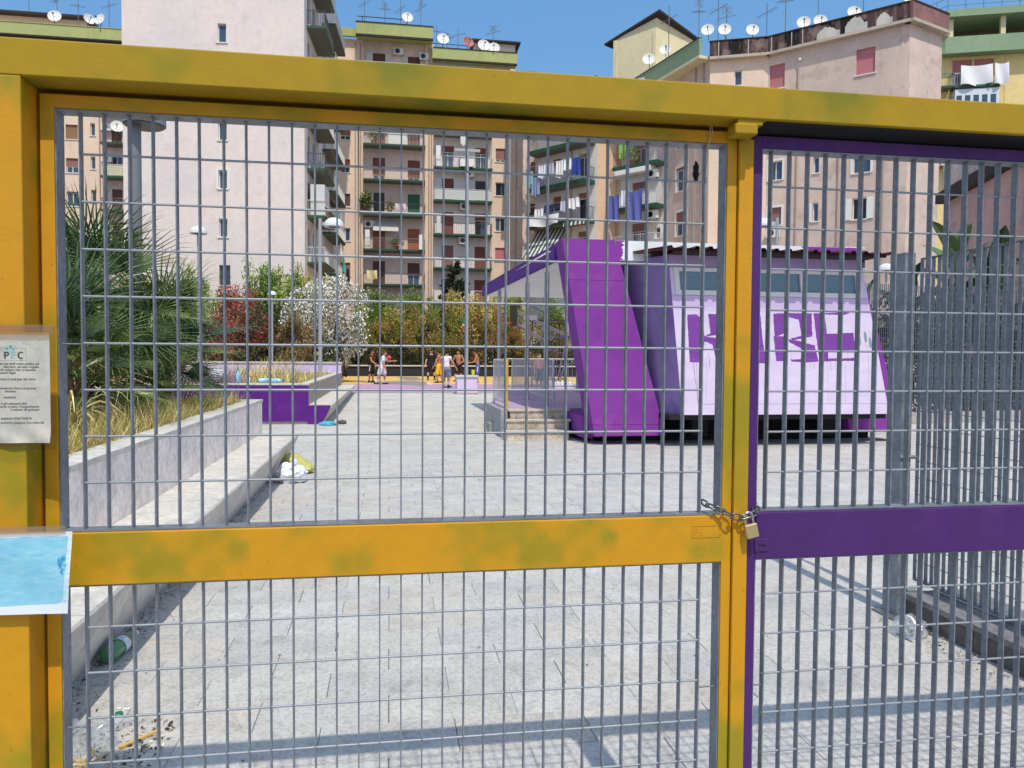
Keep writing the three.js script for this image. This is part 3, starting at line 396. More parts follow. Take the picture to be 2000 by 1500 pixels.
class Facade {
  constructor(b, p0, p1, set = 0) { this.b = b; const L = Math.hypot(p1[0] - p0[0], p1[1] - p0[1]), e = [(p1[0] - p0[0]) / L, (p1[1] - p0[1]) / L]; this.L = L; this.th = Math.atan2(-e[1], e[0]); this.n = [-e[1], e[0]]; this.p = [p0[0] - this.n[0] * set, p0[1] - this.n[1] * set]; this.e = e; this.holes = []; }
  at(u, y, n = 0) { return [this.p[0] + this.e[0] * u + this.n[0] * n, y, this.p[1] + this.e[1] * u + this.n[1] * n]; }
  put(m) { m.position.set(this.p[0], 0, this.p[1]); m.rotation.y = this.th; return m; }
  part(name, geo, mat, label) { return this.put(part(name, geo, mat, this.b, label)); }
  wall(u0, u1, y0, y1, mat, thick = .3) {
    const s = new THREE.Shape([[u0, y0], [u1, y0], [u1, y1], [u0, y1]].map(p => new THREE.Vector2(...p)));
    for (const [a, b, c, d] of this.holes) if (a > u0 && b < u1 && c > y0 && d < y1) s.holes.push(new THREE.Path([[a, c], [a, d], [b, d], [b, c]].map(p => new THREE.Vector2(...p))));
    const g = new THREE.ExtrudeGeometry(s, { depth: thick, bevelEnabled: false }); g.translate(0, 0, -thick); return this.part('wall', [triUV(g)], mat);
  }
  // window or balcony door: a hole with frame, panes, roller shutter and sill
  win(u0, u1, y0, y1, o = {}) {
    this.holes.push([u0, u1, y0, y1]); const g = this.put(sub(o.door ? 'balcony_door' : 'window', this.b)), z = -.2, f = .055;
    const fm = o.frame || frameW, mid = (u0 + u1) / 2, sh = o.s ?? 0, ys = y1 - (y1 - y0) * sh;
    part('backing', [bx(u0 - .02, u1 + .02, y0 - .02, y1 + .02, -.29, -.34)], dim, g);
    if (sh < .97) {
      const fr = [bx(u0, u0 + f, y0, ys, z, z + .05), bx(u1 - f, u1, y0, ys, z, z + .05), bx(u0 + f, u1 - f, y0, y0 + f, z, z + .05), bx(u0 + f, u1 - f, ys - f, ys, z, z + .05)];
      if (u1 - u0 > .7 && !o.open) fr.push(bx(mid - f / 2, mid + f / 2, y0 + f, ys - f, z, z + .05));
      part('frame', fr, fm, g); if (!o.open) { if (u1 - u0 > .7) { part('pane', [bx(u0 + f, mid - f / 2, y0 + f, ys - f, z + .01, z + .02)], glass, g); part('pane', [bx(mid + f / 2, u1 - f, y0 + f, ys - f, z + .01, z + .02)], glass, g); } else part('pane', [bx(u0 + f, u1 - f, y0 + f, ys - f, z + .01, z + .02)], glass, g); } else if (o.open === 2) part('pane', [bx(mid + f / 2, u1 - f, y0 + f, ys - f, z + .01, z + .02)], glass, g);
    }
    if (sh > .02) part('roller_shutter', [bx(u0 + .005, u1 - .005, ys, y1 - .005, -.12, -.15)], o.c || SH.brown, g);
    if (!o.door) part('sill', [bx(u0 - .08, u1 + .08, y0 - .06, y0 - .002, -.18, .07)], o.sill || frameW, g);
    if (o.trim) part('surround', [bx(u0 - .14, u0 - .002, y0 - .002, y1 + .14, .002, .03), bx(u1 + .002, u1 + .14, y0 - .002, y1 + .14, .002, .03), bx(u0 - .002, u1 + .002, y1 + .002, y1 + .14, .002, .03)], frameW, g);
    if (o.leaf) for (const s of o.leaf) part('open_shutter', [s < 0 ? bx(u0 - (u1 - u0) * .5, u0 - .02, y0, y1, .03, .07) : bx(u1 + .02, u1 + (u1 - u0) * .5, y0, y1, .03, .07)], o.leafMat || frameW, g);
    return g;
  }
  balcony(u0, u1, y, d, o = {}) {
    const g = this.put(sub('balcony', this.b)), t = o.t || .16;
    part('slab', [bx(u0 + .03, u1 - .03, y - t, y - .003, .002, d - .03)], slabC, g);
    part('edge', [bx(u0, u1, y - t + .02, y + .02, d - .028, d), bx(u0, u0 + .028, y - t + .02, y + .02, .002, d - .029), bx(u1 - .028, u1, y - t + .02, y + .02, .002, d - .029)], o.edge || greenE, g);
    const r = [], h = .95, m = o.rail || railW, st = o.step || .15; for (let u = u0 + .05; u < u1 - .03; u += st) r.push(bx(u - .007, u + .007, y + .02, y + h, d - .055, d - .035)); for (let z = .1; z < d - .06; z += st) for (const u of [u0 + .04, u1 - .04]) r.push(bx(u - .007, u + .007, y + .02, y + h, z - .01, z + .01));
    r.push(bx(u0 + .02, u1 - .02, y + h, y + h + .04, d - .07, d - .03), bx(u0 + .02, u0 + .06, y + h, y + h + .04, .01, d - .071), bx(u1 - .06, u1 - .02, y + h, y + h + .04, .01, d - .071));
    if (o.ornate) for (let u = u0 + .2; u < u1 - .1; u += .26) r.push(bx(u - .08, u + .08, y + .5, y + .53, d - .056, d - .034), bx(u - .06, u + .06, y + .3, y + .32, d - .056, d - .034), bx(u - .08, u + .08, y + .72, y + .75, d - .056, d - .034));
    part('railing', r, m, g);
    if (o.panel) part('screen', [bx(u0 + .08, u1 - .08, y + .06, y + .95, d - .08, d - .072)], o.panel, g); return g;
  }
  ac(u, y, n = 0) { const g = this.put(sub('air_conditioner', this.b)); part('case', [bx(u - .42, u + .42, y, y + .58, n + .08, n + .4)], frameW, g); const c = new THREE.CircleGeometry(.22, 20); c.translate(u - .1, y + .29, n + .404); part('fan', [c], dim, g); part('bracket', [bx(u - .36, u - .32, y - .06, y, n + .002, n + .36), bx(u + .32, u + .36, y - .06, y, n + .002, n + .36)], slabC, g); }
  pipe(u, y0, y1) { this.part('drainpipe', [tube([u, y0, .06], [u, y1, .06], .05, 8)], M([176, 158, 144], .7)); }
  body(u0, u1, y0, y1, d, mat, z = -.36) { this.part('block', [bx(u0, u1, y0, y1, z, -d)], mat); }
  line(u0, u1, y, n) { this.part('clothes_line', [tube([u0, y, n], [u1, y, n], .008, 5)], railW); }
}
function building(name, label) { return thing(name, label, 'building'); }
function cloth(label, f, u, y, n, w, h, col, opt = {}) { // laundry pegged along a line; y is the line's height
  const m = solo(opt.name || 'laundry', [sheet(w, h, 22, 14, (a, b) => [.11 * Math.sin(a * (opt.k || 17) + b * 1.5) * (1.15 - b) + .05 * Math.sin(a * 7 + 1) * (1 - b), (b - .5) * (opt.skew || 0), (1 - b) * .05 * Math.sin(a * 9) - Math.sin(a * Math.PI) * (opt.sag || .04)])], M(col, .9), label, 'laundry', 'laundry hanging on balconies');
  const p = f.at(u, y - h / 2, n); m.position.set(...p); m.rotation.y = f.th; return m;
}
// ---- far left block
const bA = building('apartment_block', 'tan apartment block with narrow windows far left behind the palms');
{
  const f = new Facade(bA, [-30.45, -71.84], [-22.18, -71.84]), fl = [24.0, 21.15, 18.3, 15.45, 12.6, 9.7];
  fl.forEach((y, i) => { f.win(3.03, 4.0, y - 1.15, y + .1, { s: [.5, .95, .55, .05, .9, .6][i], c: i === 1 ? SH.tan : SH.mauve }); f.win(5.0, 5.38, y - .75, y + .32, {}); });
  f.wall(0, 5.95, 0, 28.3, W.peach); f.wall(-6, -.002, 0, 28.3, W.pink); f.pipe(2.75, 6, 28); f.pipe(5.75, 6, 28); f.body(-6, 8.3, 0, 28.2, 11, W.peach, -.75);
  const g = new Facade(bA, [-30.45, -71.84], [-22.18, -71.84], .3); fl.slice(0, 5).forEach((y, i) => { g.win(6.6, 7.46, y - 1.42, y + .5, { door: 1, s: i === 2 ? 0 : .98, c: SH.dark }); }); g.wall(5.952, 9, 0, 28.2, W.mauve);
  fl.slice(0, 5).forEach((y, i) => g.balcony(6.05, 8.6, y - 1.45, 1.2, { rail: i === 2 ? railW : M([150, 110, 96], .6), ornate: true, panel: i === 2 ? M([214, 206, 176], .8) : null })); g.ac(6.3, 20.9); g.ac(6.3, 18.2);
  f.part('parapet', [bx(-3.2, 9, 28.3, 29.25, .9, .6), bx(-3.2, 9, 28.3, 28.36, -.3, .6), bx(-3.2, 9, 29.251, 29.3, .95, .55)], greenCap); f.part('roof_trim', [bx(-3.25, 9, 28.18, 28.298, .93, -.3)], roofDark);
  f.part('stair_tower', [bx(-3.5, 3.6, 28.31, 31.3, -3, -7)], W.peach); f.part('tower_eave', [bx(-4.1, 4.2, 31.31, 31.5, -2.3, -7.6)], roofDark);
  f.part('near_eave', [quads([[[-9, 30.9, 7], [-1.6, 28.6, 2.2], [-1.6, 27.8, 2.2], [-9, 29.6, 7]], [[-9, 29.6, 7], [-1.6, 27.8, 2.2], [-3, 27.8, 0], [-9, 29.6, 0]]])], greenCap);
}
// ---- white block in front
const bB = building('apartment_block', 'tall off-white apartment block with one column of slim windows');
{
  const f = new Facade(bB, [-16.18, -50.94], [-5.27, -50.29]); 
  [25.1, 22.1, 19.1, 16.1, 13.1, 10.1].forEach((y, i) => f.win(5.68, 6.2, y - 1.15, y, { trim: i === 4 }));
  f.win(5.72, 6.35, 5.95, 7.2, { frame: railD });
  f.wall(0, f.L, 0, 32, W.white); f.body(0.3, f.L - .35, 0, 32, 15, W.white);
  f.part('spalled_patch', [prism([[2.05, 7.66], [2.6, 7.7], [3.3, 7.68], [3.64, 7.5], [3.6, 7.3], [3.0, 7.17], [2.5, 7.2], [2.15, 7.3]], .004, .001)], stucco([206, 190, 176], 231, 1.4, 2)); f.part('window_grille', [0, 1, 2, 3, 4, 5].map(i => bx(5.7 + i * .125, 5.72 + i * .125, 5.93, 7.24, .03, .05)).concat([bx(5.68, 6.38, 6.5, 6.53, .028, .052)]), railD);
  const s = new Facade(bB, [-5.27, -50.29], [-4.35, -65.75]);
  for (let k = 0; k < 8; k++) { const y = 4.6 + k * 3.0; s.win(1.2, 2.2, y + .02, y + 2.2, { door: 1, s: .9, c: SH.dark }); s.win(3.3, 4.3, y + .02, y + 2.2, { door: 1, s: .4, c: SH.dark }); s.win(8.4, 9.4, y + .02, y + 2.2, { door: 1, s: .8, c: SH.brown }); s.win(12.2, 13, y + .9, y + 2.2, { s: .5, c: SH.mauve }); }
  s.wall(0.001, s.L, 0, 32, W.grey);
  for (let k = 0; k < 8; k++) { const y = 4.6 + k * 3.0; s.balcony(.9, 5.6, y, 1.15, { rail: k % 3 ? railW : railD, panel: k === 6 || k === 3 ? M([222, 220, 214], .8) : null }); s.balcony(7.6, 13.4, y, 1.0, { rail: railW }); if (k % 2) s.ac(6.5, y + 1.2); s.line(1.0, 5.5, y + 1.25, 1.5); }
  s.part('awning', [quads([[[1.0, 12.2, .05], [5.4, 12.2, .05], [5.4, 10.9, 1.5], [1.0, 10.9, 1.5]]])], M([176, 180, 178], .8)); s.part('enclosure', [bx(1.0, 3.2, 10.62, 12.6, .2, 1.1)], M([206, 208, 208], .6)); 
  s.part('enclosure', [bx(11, 13.2, 10.62, 12.9, .1, .95)], M([224, 226, 226], .6)); s.part('roof_eave', [bx(-.2, 15.6, 32, 32.3, -2, 1.6)], roofDark);
  cloth('dark clothes drying on the side balcony of the white block', s, 12.6, 8.55, 1.25, 1.6, 1.5, [36, 36, 52], { k: 26 }); cloth('teal towel on the side balcony of the white block', s, 11.4, 9.3, 1.1, .8, 1.2, [86, 190, 178]);
  cloth('white sheet bundle on the side balcony of the white block', s, 9.0, 10.0, 1.15, 1.0, .9, [232, 232, 232]);
}
// ---- central block
const bC = building('apartment_block', 'central peach apartment block with green edged balconies and pale green parapet');
{
  const P0 = [-4.7, -69.65], P1 = [10.81, -69.65], f = new Facade(bC, P0, P1), a = new Facade(bC, P0, P1, .25), b = new Facade(bC, P0, P1, .2);
  [24.7, 21.7, 18.85, 15.85, 12.85, 9.8].forEach((y, i) => f.win(.45, 1.3, y - 1.15, y, { s: [.5, .65, .55, .9, 0, .95][i], c: [SH.brown, SH.rust, SH.rust, SH.dark, SH.dark, SH.mauve][i] }));
  [23.5, 20.45, 17.4, 14.2, 11.5, 8.3].forEach((y, i) => f.win(14.22, 15.12, y - 1.2, y, { s: [.9, .8, 0, 0, .97, .6][i], c: [SH.mauve, SH.mauve, SH.mauve, SH.mauve, SH.pink, SH.mauve][i], open: i === 2 ? 2 : 0 }));
  f.wall(0, 2.42, 0, 29.3, W.peach); f.wall(7.86, 8.58, 0, 29.3, W.peach); f.wall(13.86, 15.5, 0, 27.8, W.peach); for (const u of [1.75, 2.2, 8.2, 8.42]) f.pipe(u, 4, 29);
  const sl = [26.2, 23.15, 20.12, 17.06, 14.05, 10.97, 7.92, 4.9];
  const c1 = [SH.dark, SH.brown, SH.brown, SH.brown, SH.dark, SH.rust, SH.dark, SH.dark], c2 = [SH.dark, SH.brown, SH.brown, SH.brown, SH.green, SH.rust, SH.dark, SH.dark], s1 = [.98, .9, .98, .72, 0, .98, .98, 1], s2 = [.98, .9, .98, .75, .98, .98, .5, 1];
  sl.forEach((y, i) => { a.win(3.25, 4.33, y + .02, y + 2.12, { door: 1, s: s1[i], c: c1[i], open: i === 4 ? 1 : 0, leaf: i < 1 ? [-1, 1] : null, leafMat: M([206, 206, 204], .7) }); a.win(6.33, 7.4, y + .02, y + 2.02, { door: 1, s: s2[i], c: c2[i], leaf: i < 1 ? [-1] : null, leafMat: M([206, 206, 204], .7) }); });
  a.wall(2.422, 7.858, 0, 29.3, W.mauve);
  sl.forEach((y, i) => a.balcony(2.44, 7.84, y, 1.15, { rail: [railW, railD, railW, M([196, 178, 160], .6), railD, M([150, 130, 110], .6), railD, railD][i], step: .12, ornate: i === 5 }));
  a.part('privacy_screen', [bx(4.6, 6.2, 20.16, 21.9, 1.0, 1.04)], M([222, 224, 222], .5)); a.part('awning', [quads([[[3.3, 13.8, .06], [5.5, 13.8, .06], [5.5, 12.6, .9], [3.3, 12.6, .9]]])], M([190, 190, 186], .8)); a.ac(2.95, 12.95); a.ac(5.5, 28.2); a.ac(7.75, 27.9); a.part('cabinet', [bx(2.6, 3.0, 11.0, 12.7, .2, .7)], white); a.part('cabinet', [bx(7.3, 7.7, 11.0, 12.3, .9, 1.3)], white);
  const s2l = [24.3, 21.4, 18.4, 15.5, 12.5, 9.5, 6.5], t1 = [0, 0, .25, .97, .97, .98, .98], t2 = [0, 0, .25, 0, .3, .98, .98];
  s2l.forEach((y, i) => { b.win(9.38, 10.43, y + .02, y + 2.1, { door: 1, s: t1[i], c: i > 4 ? SH.mauve : SH.brown, leaf: i === 3 ? [-1, 1] : null, leafMat: M([214, 222, 228], .7) }); b.win(12.36, 13.4, y + .02, y + 2.06, { door: 1, s: t2[i], c: SH.brown, open: i === 3 ? 1 : i === 4 ? 2 : 0, leaf: i === 3 ? [-1] : null, leafMat: M([214, 222, 228], .7) }); });
  b.wall(8.582, 13.858, 0, 27.8, W.grey); s2l.forEach((y, i) => b.balcony(8.62, 13.84, y, 1.05, { rail: i === 4 || i === 5 ? railD : railW, ornate: i === 3, panel: i === 3 ? M([206, 212, 216], .7) : i === 2 ? null : null }));
  [[11.8, 17.7, 0], [11.4, 14.75, 0], [11.3, 11.7, 0]].forEach(([u, y]) => b.ac(u, y, .3)); b.part('cabinet', [bx(8.8, 9.2, 18.45, 20.3, .3, .8)], white); b.part('balcony_table', [bx(10.9, 12.1, 18.45, 19.1, .8, 1.3)], white); b.part('ladder', [bx(8.85, 9.2, 12.55, 14.1, 1.1, 1.14)], railW);
  f.body(0, 15.5, 0, 27.6, 12, W.peach, -.75);
  f.part('parapet', [bx(1.88, 8.45, 29.35, 30.3, 1.3, 1.0), bx(1.88, 8.45, 29.3, 29.348, 1.3, -.5), bx(-.3, 1.878, 29.35, 30.05, .5, .2), bx(8.45, 16, 27.85, 28.75, .8, .5), bx(8.45, 16, 27.82, 27.848, .8, -.5), bx(1.88, 2.1, 29.35, 30.3, .999, -.4), bx(8.23, 8.45, 29.35, 30.3, .999, -.4)], greenCap);
  f.part('roof_trim', [bx(1.85, 8.48, 29.12, 29.298, 1.33, 1.15), bx(8.48, 16, 27.66, 27.818, .83, .65), bx(1.83, 8.5, 30.301, 30.36, 1.36, .95), bx(8.5, 16, 28.751, 28.8, .86, .45)], roofDark);
  f.part('stair_tower', [bx(12.4, 16.1, 27.7, 30.2, -1, -5)], W.mauve); f.part('tower_eave', [bx(12.1, 16.55, 30.201, 30.36, -.6, -5.4)], roofDark); f.part('roof_rail', [bx(1.9, 6.6, 31.5, 31.56, -.5, -.56), bx(2.3, 2.36, 30.0, 31.5, -.5, -.56), bx(6.2, 6.26, 30, 31.5, -.5, -.56), bx(8.5, 12, 29.6, 29.65, -.5, -.56)], darkSteel);
  cloth('white cloths hung high on the central block beside the peach pilaster', b, 11.2, 21.65, 1.15, .55, 1.3, [236, 236, 236], { k: 11 }); cloth('patterned cloth over the rail of the third balcony of the central block', a, 5.7, 15.0, 1.22, .95, .55, [204, 190, 204], { k: 9 });
  cloth('cream towel on the lowest balcony rack of the central block', a, 3.2, 9.1, 1.25, .9, .8, [226, 208, 160], { k: 8 });
  // returning wing
  const g = new Facade(bC, P1, [10.811, -62.75]); [23.4, 20.4, 17.4, 14.4, 11.4, 8.4].forEach((y, i) => { g.win(1.2, 2.3, y - 1.3, y, { s: i % 2 ? 0 : .6, c: SH.mauve }); g.win(4.6, 5.4, y - 1.3, y, { s: i % 2 ? .5 : 0, c: SH.mauve }); }); g.wall(0.3, 6.9, 0, 24.6, W.pink); g.pipe(3.9, 3, 24);
  const h = new Facade(bC, [10.811, -62.75], [12.02, -62.75]); [23.4, 20.6, 17.6, 14.2, 11.0].forEach((y, i) => h.win(.68, 1.05, y - 1.7, y, { s: .8, c: i % 2 ? SH.dark : SH.tan })); h.wall(0, 1.21, 0, 24.6, W.pink); h.body(0, 1.2, 0, 24.5, 6.5, W.pink); h.part('roof_trim', [bx(-.3, 1.2, 24.6, 24.8, .4, -7)], roofDark);
}
// ---- angled wing with laundry
const bD = building('apartment_block', 'angled peach block with long green balconies full of laundry behind the kiosk');
{
  const f = new Facade(bD, [12.02, -62.75], [15.8, -57.81]), sl = [21.2, 18.2, 15.2, 12.2, 9.1];
  sl.forEach((y, i) => { f.win(4.35, 5.3, y - 2.97, y - .75, { door: 1, s: i > 1 ? .2 : .1, c: SH.tan, open: i === 2 ? 2 : 0 }); f.win(1.75, 2.6, y - 1.9, y - .7, { s: i === 3 ? .95 : .4, c: SH.rust }); f.win(3.0, 3.4, y - 1.4, y - .75); });
  f.wall(0, 6.22, 0, 22.8, W.grey); sl.forEach((y, i) => f.balcony(.05, 6.0, y, 1.2, { rail: i === 1 ? M([206, 196, 172], .6) : i > 1 ? railD : railW, t: .28 })); f.body(0.4, 6.2, 0, 22.6, 9, W.pink); f.pipe(3.7, 3, 22.5);
  f.part('striped_awning', [quads([[[.1, 12.0, .05], [3.4, 12.0, .05], [3.4, 9.6, 1.9], [.1, 9.6, 1.9]]])], new THREE.MeshStandardMaterial({ map: dtex(64, .42, u => u < .5 ? [214, 216, 212] : [64, 74, 72]), roughness: .85, side: THREE.DoubleSide })); f.part('valance', [quads([[[3.9, 12.05, 1.25], [6, 12.05, 1.25], [6, 11.75, 1.3], [3.9, 11.75, 1.3]]])], new THREE.MeshStandardMaterial({ map: dtex(64, .42, u => u < .5 ? [214, 216, 212] : [64, 74, 72]), roughness: .85, side: THREE.DoubleSide }));
  f.line(.1, 6, 16.85, 1.45); f.line(.1, 6, 13.65, 1.45); f.line(.1, 3.9, 12.9, 1.7);
  const c = (s, u, y, w, h, col, o) => cloth(s, f, u, y, 1.5, w, h, col, o);
  c('aqua towel leftmost on the upper laundry line of the angled block', .55, 16.5, .7, 1.1, [120, 186, 190]); c('pale blue jeans below the upper line of the angled block', 1.2, 16.0, .8, 1.5, [128, 146, 180]); c('white shirt left on the upper line of the angled block', 1.9, 16.8, .7, 1.0, [220, 224, 234]); c('grey patterned shirt on the upper line of the angled block', 2.7, 16.8, .8, .9, [176, 178, 196]);
  c('white towel on the upper line of the angled block', 3.7, 16.85, .7, 1.3, [226, 228, 232]); c('white tee shirt near the blue clothes on the angled block', 4.5, 16.85, .7, .9, [228, 228, 230]); c('royal blue clothes on the upper line of the angled block', 5.35, 16.85, .8, 1.3, [46, 70, 160], { k: 24 });
  c('black socks leftmost on the lower laundry line of the angled block', .7, 13.2, .9, .45, [30, 30, 36], { k: 30 }); c('white washing on the lower line of the angled block', 1.6, 13.4, .9, .7, [226, 226, 228]); c('navy blue clothes on the lower line of the angled block', 2.6, 13.6, .9, .7, [42, 48, 96], { k: 24 }); c('dark underwear row on the lower line of the angled block', 3.4, 13.65, .7, .5, [40, 42, 60], { k: 28 }); c('lavender shirt on the lower line of the angled block', 4.2, 13.7, .7, .8, [186, 188, 208]); c('long white cloths rightmost on the lower line of the angled block', 5.1, 13.8, 1.1, .8, [230, 230, 232]);
  cloth('big white sheet spread below the lower laundry line', f, 2.2, 12.75, 1.8, 3.4, .8, [228, 228, 232], { k: 8 });
  const m = new Facade(bD, [15.8, -57.81], [17.68, -57.9]); m.wall(0, 1.88, 0, 22.8, W.tan); m.pipe(1.5, 3, 22.5); m.body(.1, 1.8, 0, 22.6, 8, W.tan);
  const g = new Facade(bD, [17.68, -57.9], [20.27, -54.52]), s2 = [19.1, 16.03, 12.9, 9.8];
  s2.forEach((y, i) => { g.win(1.1, 2.4, y + .02, y + 2.0, { door: 1, s: .3, c: SH.mauve, frame: frameW }); }); g.win(3.2, 3.65, 10.5, 11.3, { trim: 1 }); g.wall(0, 4.258, 0, 22.7, W.grey); s2.forEach((y, i) => g.balcony(0, 4.0, y, 1.1, { t: .24, rail: i === 1 ? M([150, 104, 92], .6) : railW, panel: i === 2 ? M([226, 228, 228], .7) : null })); g.ac(3.3, 14.9, .3); g.ac(3.3, 11.9, .3); g.part('awning_box', [bx(.2, 3.4, 15.4, 15.75, .4, 1.1)], white); g.body(.4, 4.2, 0, 22.6, 8, W.pink);
  g.line(-.2, 4.2, 13.95, 1.5); cloth('blue and lavender towels left on the lower balcony of the right wing', g, .5, 13.9, 1.55, 1.0, 1.9, [92, 100, 168], { k: 12, sag: .15 }); cloth('blue bedspread right on the lower balcony of the right wing', g, 2.4, 14.0, 1.6, 1.5, 2.2, [96, 106, 176], { k: 13, sag: .2 }); cloth('white cloth beside the blue bedspread on the right wing', g, 1.5, 14.1, 1.55, .6, 1.2, [214, 216, 228], { k: 14 });
  cloth('green towel on the upper balcony of the right wing', g, .9, 18.1, 1.0, .7, 1.5, [126, 170, 90], { k: 9 });
  f.part('roof_trim', [bx(-.2, 6.3, 22.8, 23.05, .4, -9)], roofDark);
}
// ---- right block with stained parapet
const bE = building('apartment_block', 'right pinkish apartment block with black stained peeling parapet');
{
  const D3 = [20.27, -54.52], E1 = [21.36, -49.78], E2 = [24.83, -48.38], E3 = [30.63, -42.16], E4 = [33.7, -43.36];
  const stain = (() => { const t = dtex(512, 8, (u, v) => { const a = fbm(u, v, 6, 301), b = fbm(u * 1, v * .3, 30, 307, 3), c = fbm(u, v, 8, 311); let k = mix3([82, 62, 60], [26, 22, 22], sm(.38, .6, a)); k = mix3(k, [126, 100, 94], sm(.54, .68, b) * .7); k = mix3(k, [150, 132, 124], sm(.62, .72, c) * .6); return k; }); return new THREE.MeshStandardMaterial({ map: t, roughness: .95, side: THREE.DoubleSide }); })();
  const peel = stucco([206, 200, 194], 313, .8, 3);
  const top = 21.7, cap = 22.75, para = (f, u0, u1, mat, d = .35) => { f.part('parapet', [bx(u0, u1, top + .06, cap, d - .2, d)], mat); f.part('cornice', [bx(u0, u1, top - .12, top + .058, -.2, d + .08)], stucco([186, 176, 160], 317, 1)); f.part('coping', [bx(u0, u1, cap + .001, cap + .06, d - .24, d + .05)], roofDark); };
  const e = new Facade(bE, D3, E1); [17.1, 15.25, 12.06, 9.0].forEach((y, i) => { if (i) e.win(1.05, 2.35, y - 1.7, y, { trim: 1, s: i === 2 ? .45 : .1, c: SH.mauve }); }); e.win(1.05, 2.35, 16.6, 18.2, { trim: 1 }); e.wall(0, e.L, 0, top, W.pink); e.pipe(3.3, 3, top); e.pipe(4.2, 3, top); e.part('parapet', [bx(-3.4, 4.86, top + .2, 23.0, .9, .7)], greenF); e.part('cornice', [bx(-3.4, 4.86, top, top + .198, -.4, .9)], W.cream); e.part('coping', [bx(-3.4, 4.86, 23.001, 23.06, .93, .65)], roofDark);
  const g = new Facade(bE, E1, E2); g.win(1.6, 2.08, 19.87, 20.85); g.win(1.0, 2.0, 13.4, 14.7, { trim: 1 }); g.wall(0, g.L, 0, top, W.peach); para(g, -.05, g.L + .05, stain);
  const h = new Facade(bE, E2, E3); h.win(.1, 1.1, 19.4, 20.97, { s: .98, c: SH.pink }); h.win(.15, 1.05, 13.4, 14.65, { trim: 1 }); h.win(.15, 1.05, 10.4, 11.6, { trim: 1, s: .9, c: SH.mauve }); h.win(5.5, 6.6, 19.15, 20.73, { s: .98, c: SH.pink }); h.win(3.05, 3.4, 13.5, 14.53, {}); h.win(3.05, 3.4, 10.42, 11.6, { leaf: [-1] }); h.win(5.44, 6.47, 13.14, 14.49, { trim: 1 }); h.win(5.47, 6.3, 10.28, 11.6, { leaf: [-1, 1], open: 1 }); h.win(5.3, 6.3, 7.2, 8.3, { s: .3 }); h.win(.1, 1.0, 16.4, 17.8, { s: .4 }); h.win(5.45, 6.5, 16.2, 17.6, { s: .5, c: SH.pink });
  h.wall(0, h.L, 0, top, W.pink); para(h, 0, 8.55, stain); h.ac(.6, 9.6); for (const u of [2.0, 4.6, 7.2]) h.pipe(u, 5, u === 2 ? 20.4 : 15.5);
  for (const [x0, x1, hh, s] of [[3.2, 4.6, .75, 3], [4.9, 6.2, .98, 9], [6.7, 7.6, .8, 14]]) { reseed(s); const p = []; for (let i = 0; i <= 16; i++) { const t = i / 16; p.push([x0 + (x1 - x0) * t, top + .09 + hh * (.45 + .5 * Math.sin(Math.PI * Math.min(1, t * 1.15))) * rr(.85, 1.02)]); } h.part('peeled_patch', [prism([[x0, top + .09], ...p, [x1, top + .09]], .352, .356)], peel); }
  for (const u of [.3, 1.6, 2.3]) h.part('parapet_rib', [bx(u, u + .05, top + .07, cap - .05, .352, .37)], peel); for (const u of [.5, 2.4]) g.part('parapet_rib', [bx(u, u + .05, top + .07, cap - .05, .352, .37)], peel);
  const q = new Facade(bE, E3, E4); q.wall(0, q.L, 0, top, W.pink); para(q, -.3, q.L + .1, stucco([150, 110, 108], 319, 1.6, 3));
  const r = new Facade(bE, E4, [36.5, -52]); r.wall(0, r.L, 0, top, W.peach); para(r, 0, r.L, stain);
  const sh = new THREE.Shape([D3, E1, E2, E3, E4, [36, -51], [24, -62], [20.5, -62]].map(([x, z]) => new THREE.Vector2(x, -z))); const fl = new THREE.ShapeGeometry(sh); fl.rotateX(-Math.PI / 2); fl.translate(0, top + .03, 0); part('roof', [fl], roofTop, bE);
  h.part('wall_lamp', [new THREE.SphereGeometry(.12, 10, 8).translate(2.1, 20.9, .12)], white);
}
{ // cream stair tower behind
  const t = building('stair_tower', 'cream stair tower with shallow pitched roof rising above the right blocks');
  const f = new Facade(t, [18.45, -62.8], [21.2, -60.2]), g = new Facade(t, [21.2, -60.2], [25, -61.6]); f.wall(0, f.L, 20, 27.9, W.cream); g.wall(0, g.L, 20, 27.9, W.cream); f.part('corner_strip', [bx(0, .3, 20, 27.9, .002, .08), bx(f.L - .25, f.L, 20, 27.9, .002, .08)], W.cream); f.body(.1, f.L - .4, 20, 27.8, 3, W.cream);
  part('roof', [quads([[[17.8, 27.75, -63.4], [21.25, 29.2, -59.6], [25.7, 27.85, -61.6], [22.3, 27.4, -65.6]]]), quads([[[17.8, 27.9, -63.4], [21.25, 29.36, -59.6], [25.7, 28.0, -61.6], [22.3, 27.55, -65.6]]]), quads([[[17.8, 27.75, -63.4], [21.25, 29.2, -59.6], [21.25, 29.36, -59.6], [17.8, 27.9, -63.4]], [[21.25, 29.2, -59.6], [25.7, 27.85, -61.6], [25.7, 28.0, -61.6], [21.25, 29.36, -59.6]]])], roofDark, t); part('gable', [quads([[[18.45, 27.9, -62.8], [21.2, 27.9, -60.2], [21.2, 29.1, -60.2], [18.45, 27.9, -62.8]], [[21.2, 27.9, -60.2], [25, 27.9, -61.6], [25, 27.95, -61.6], [21.2, 29.1, -60.2]]])], W.cream, t);
}
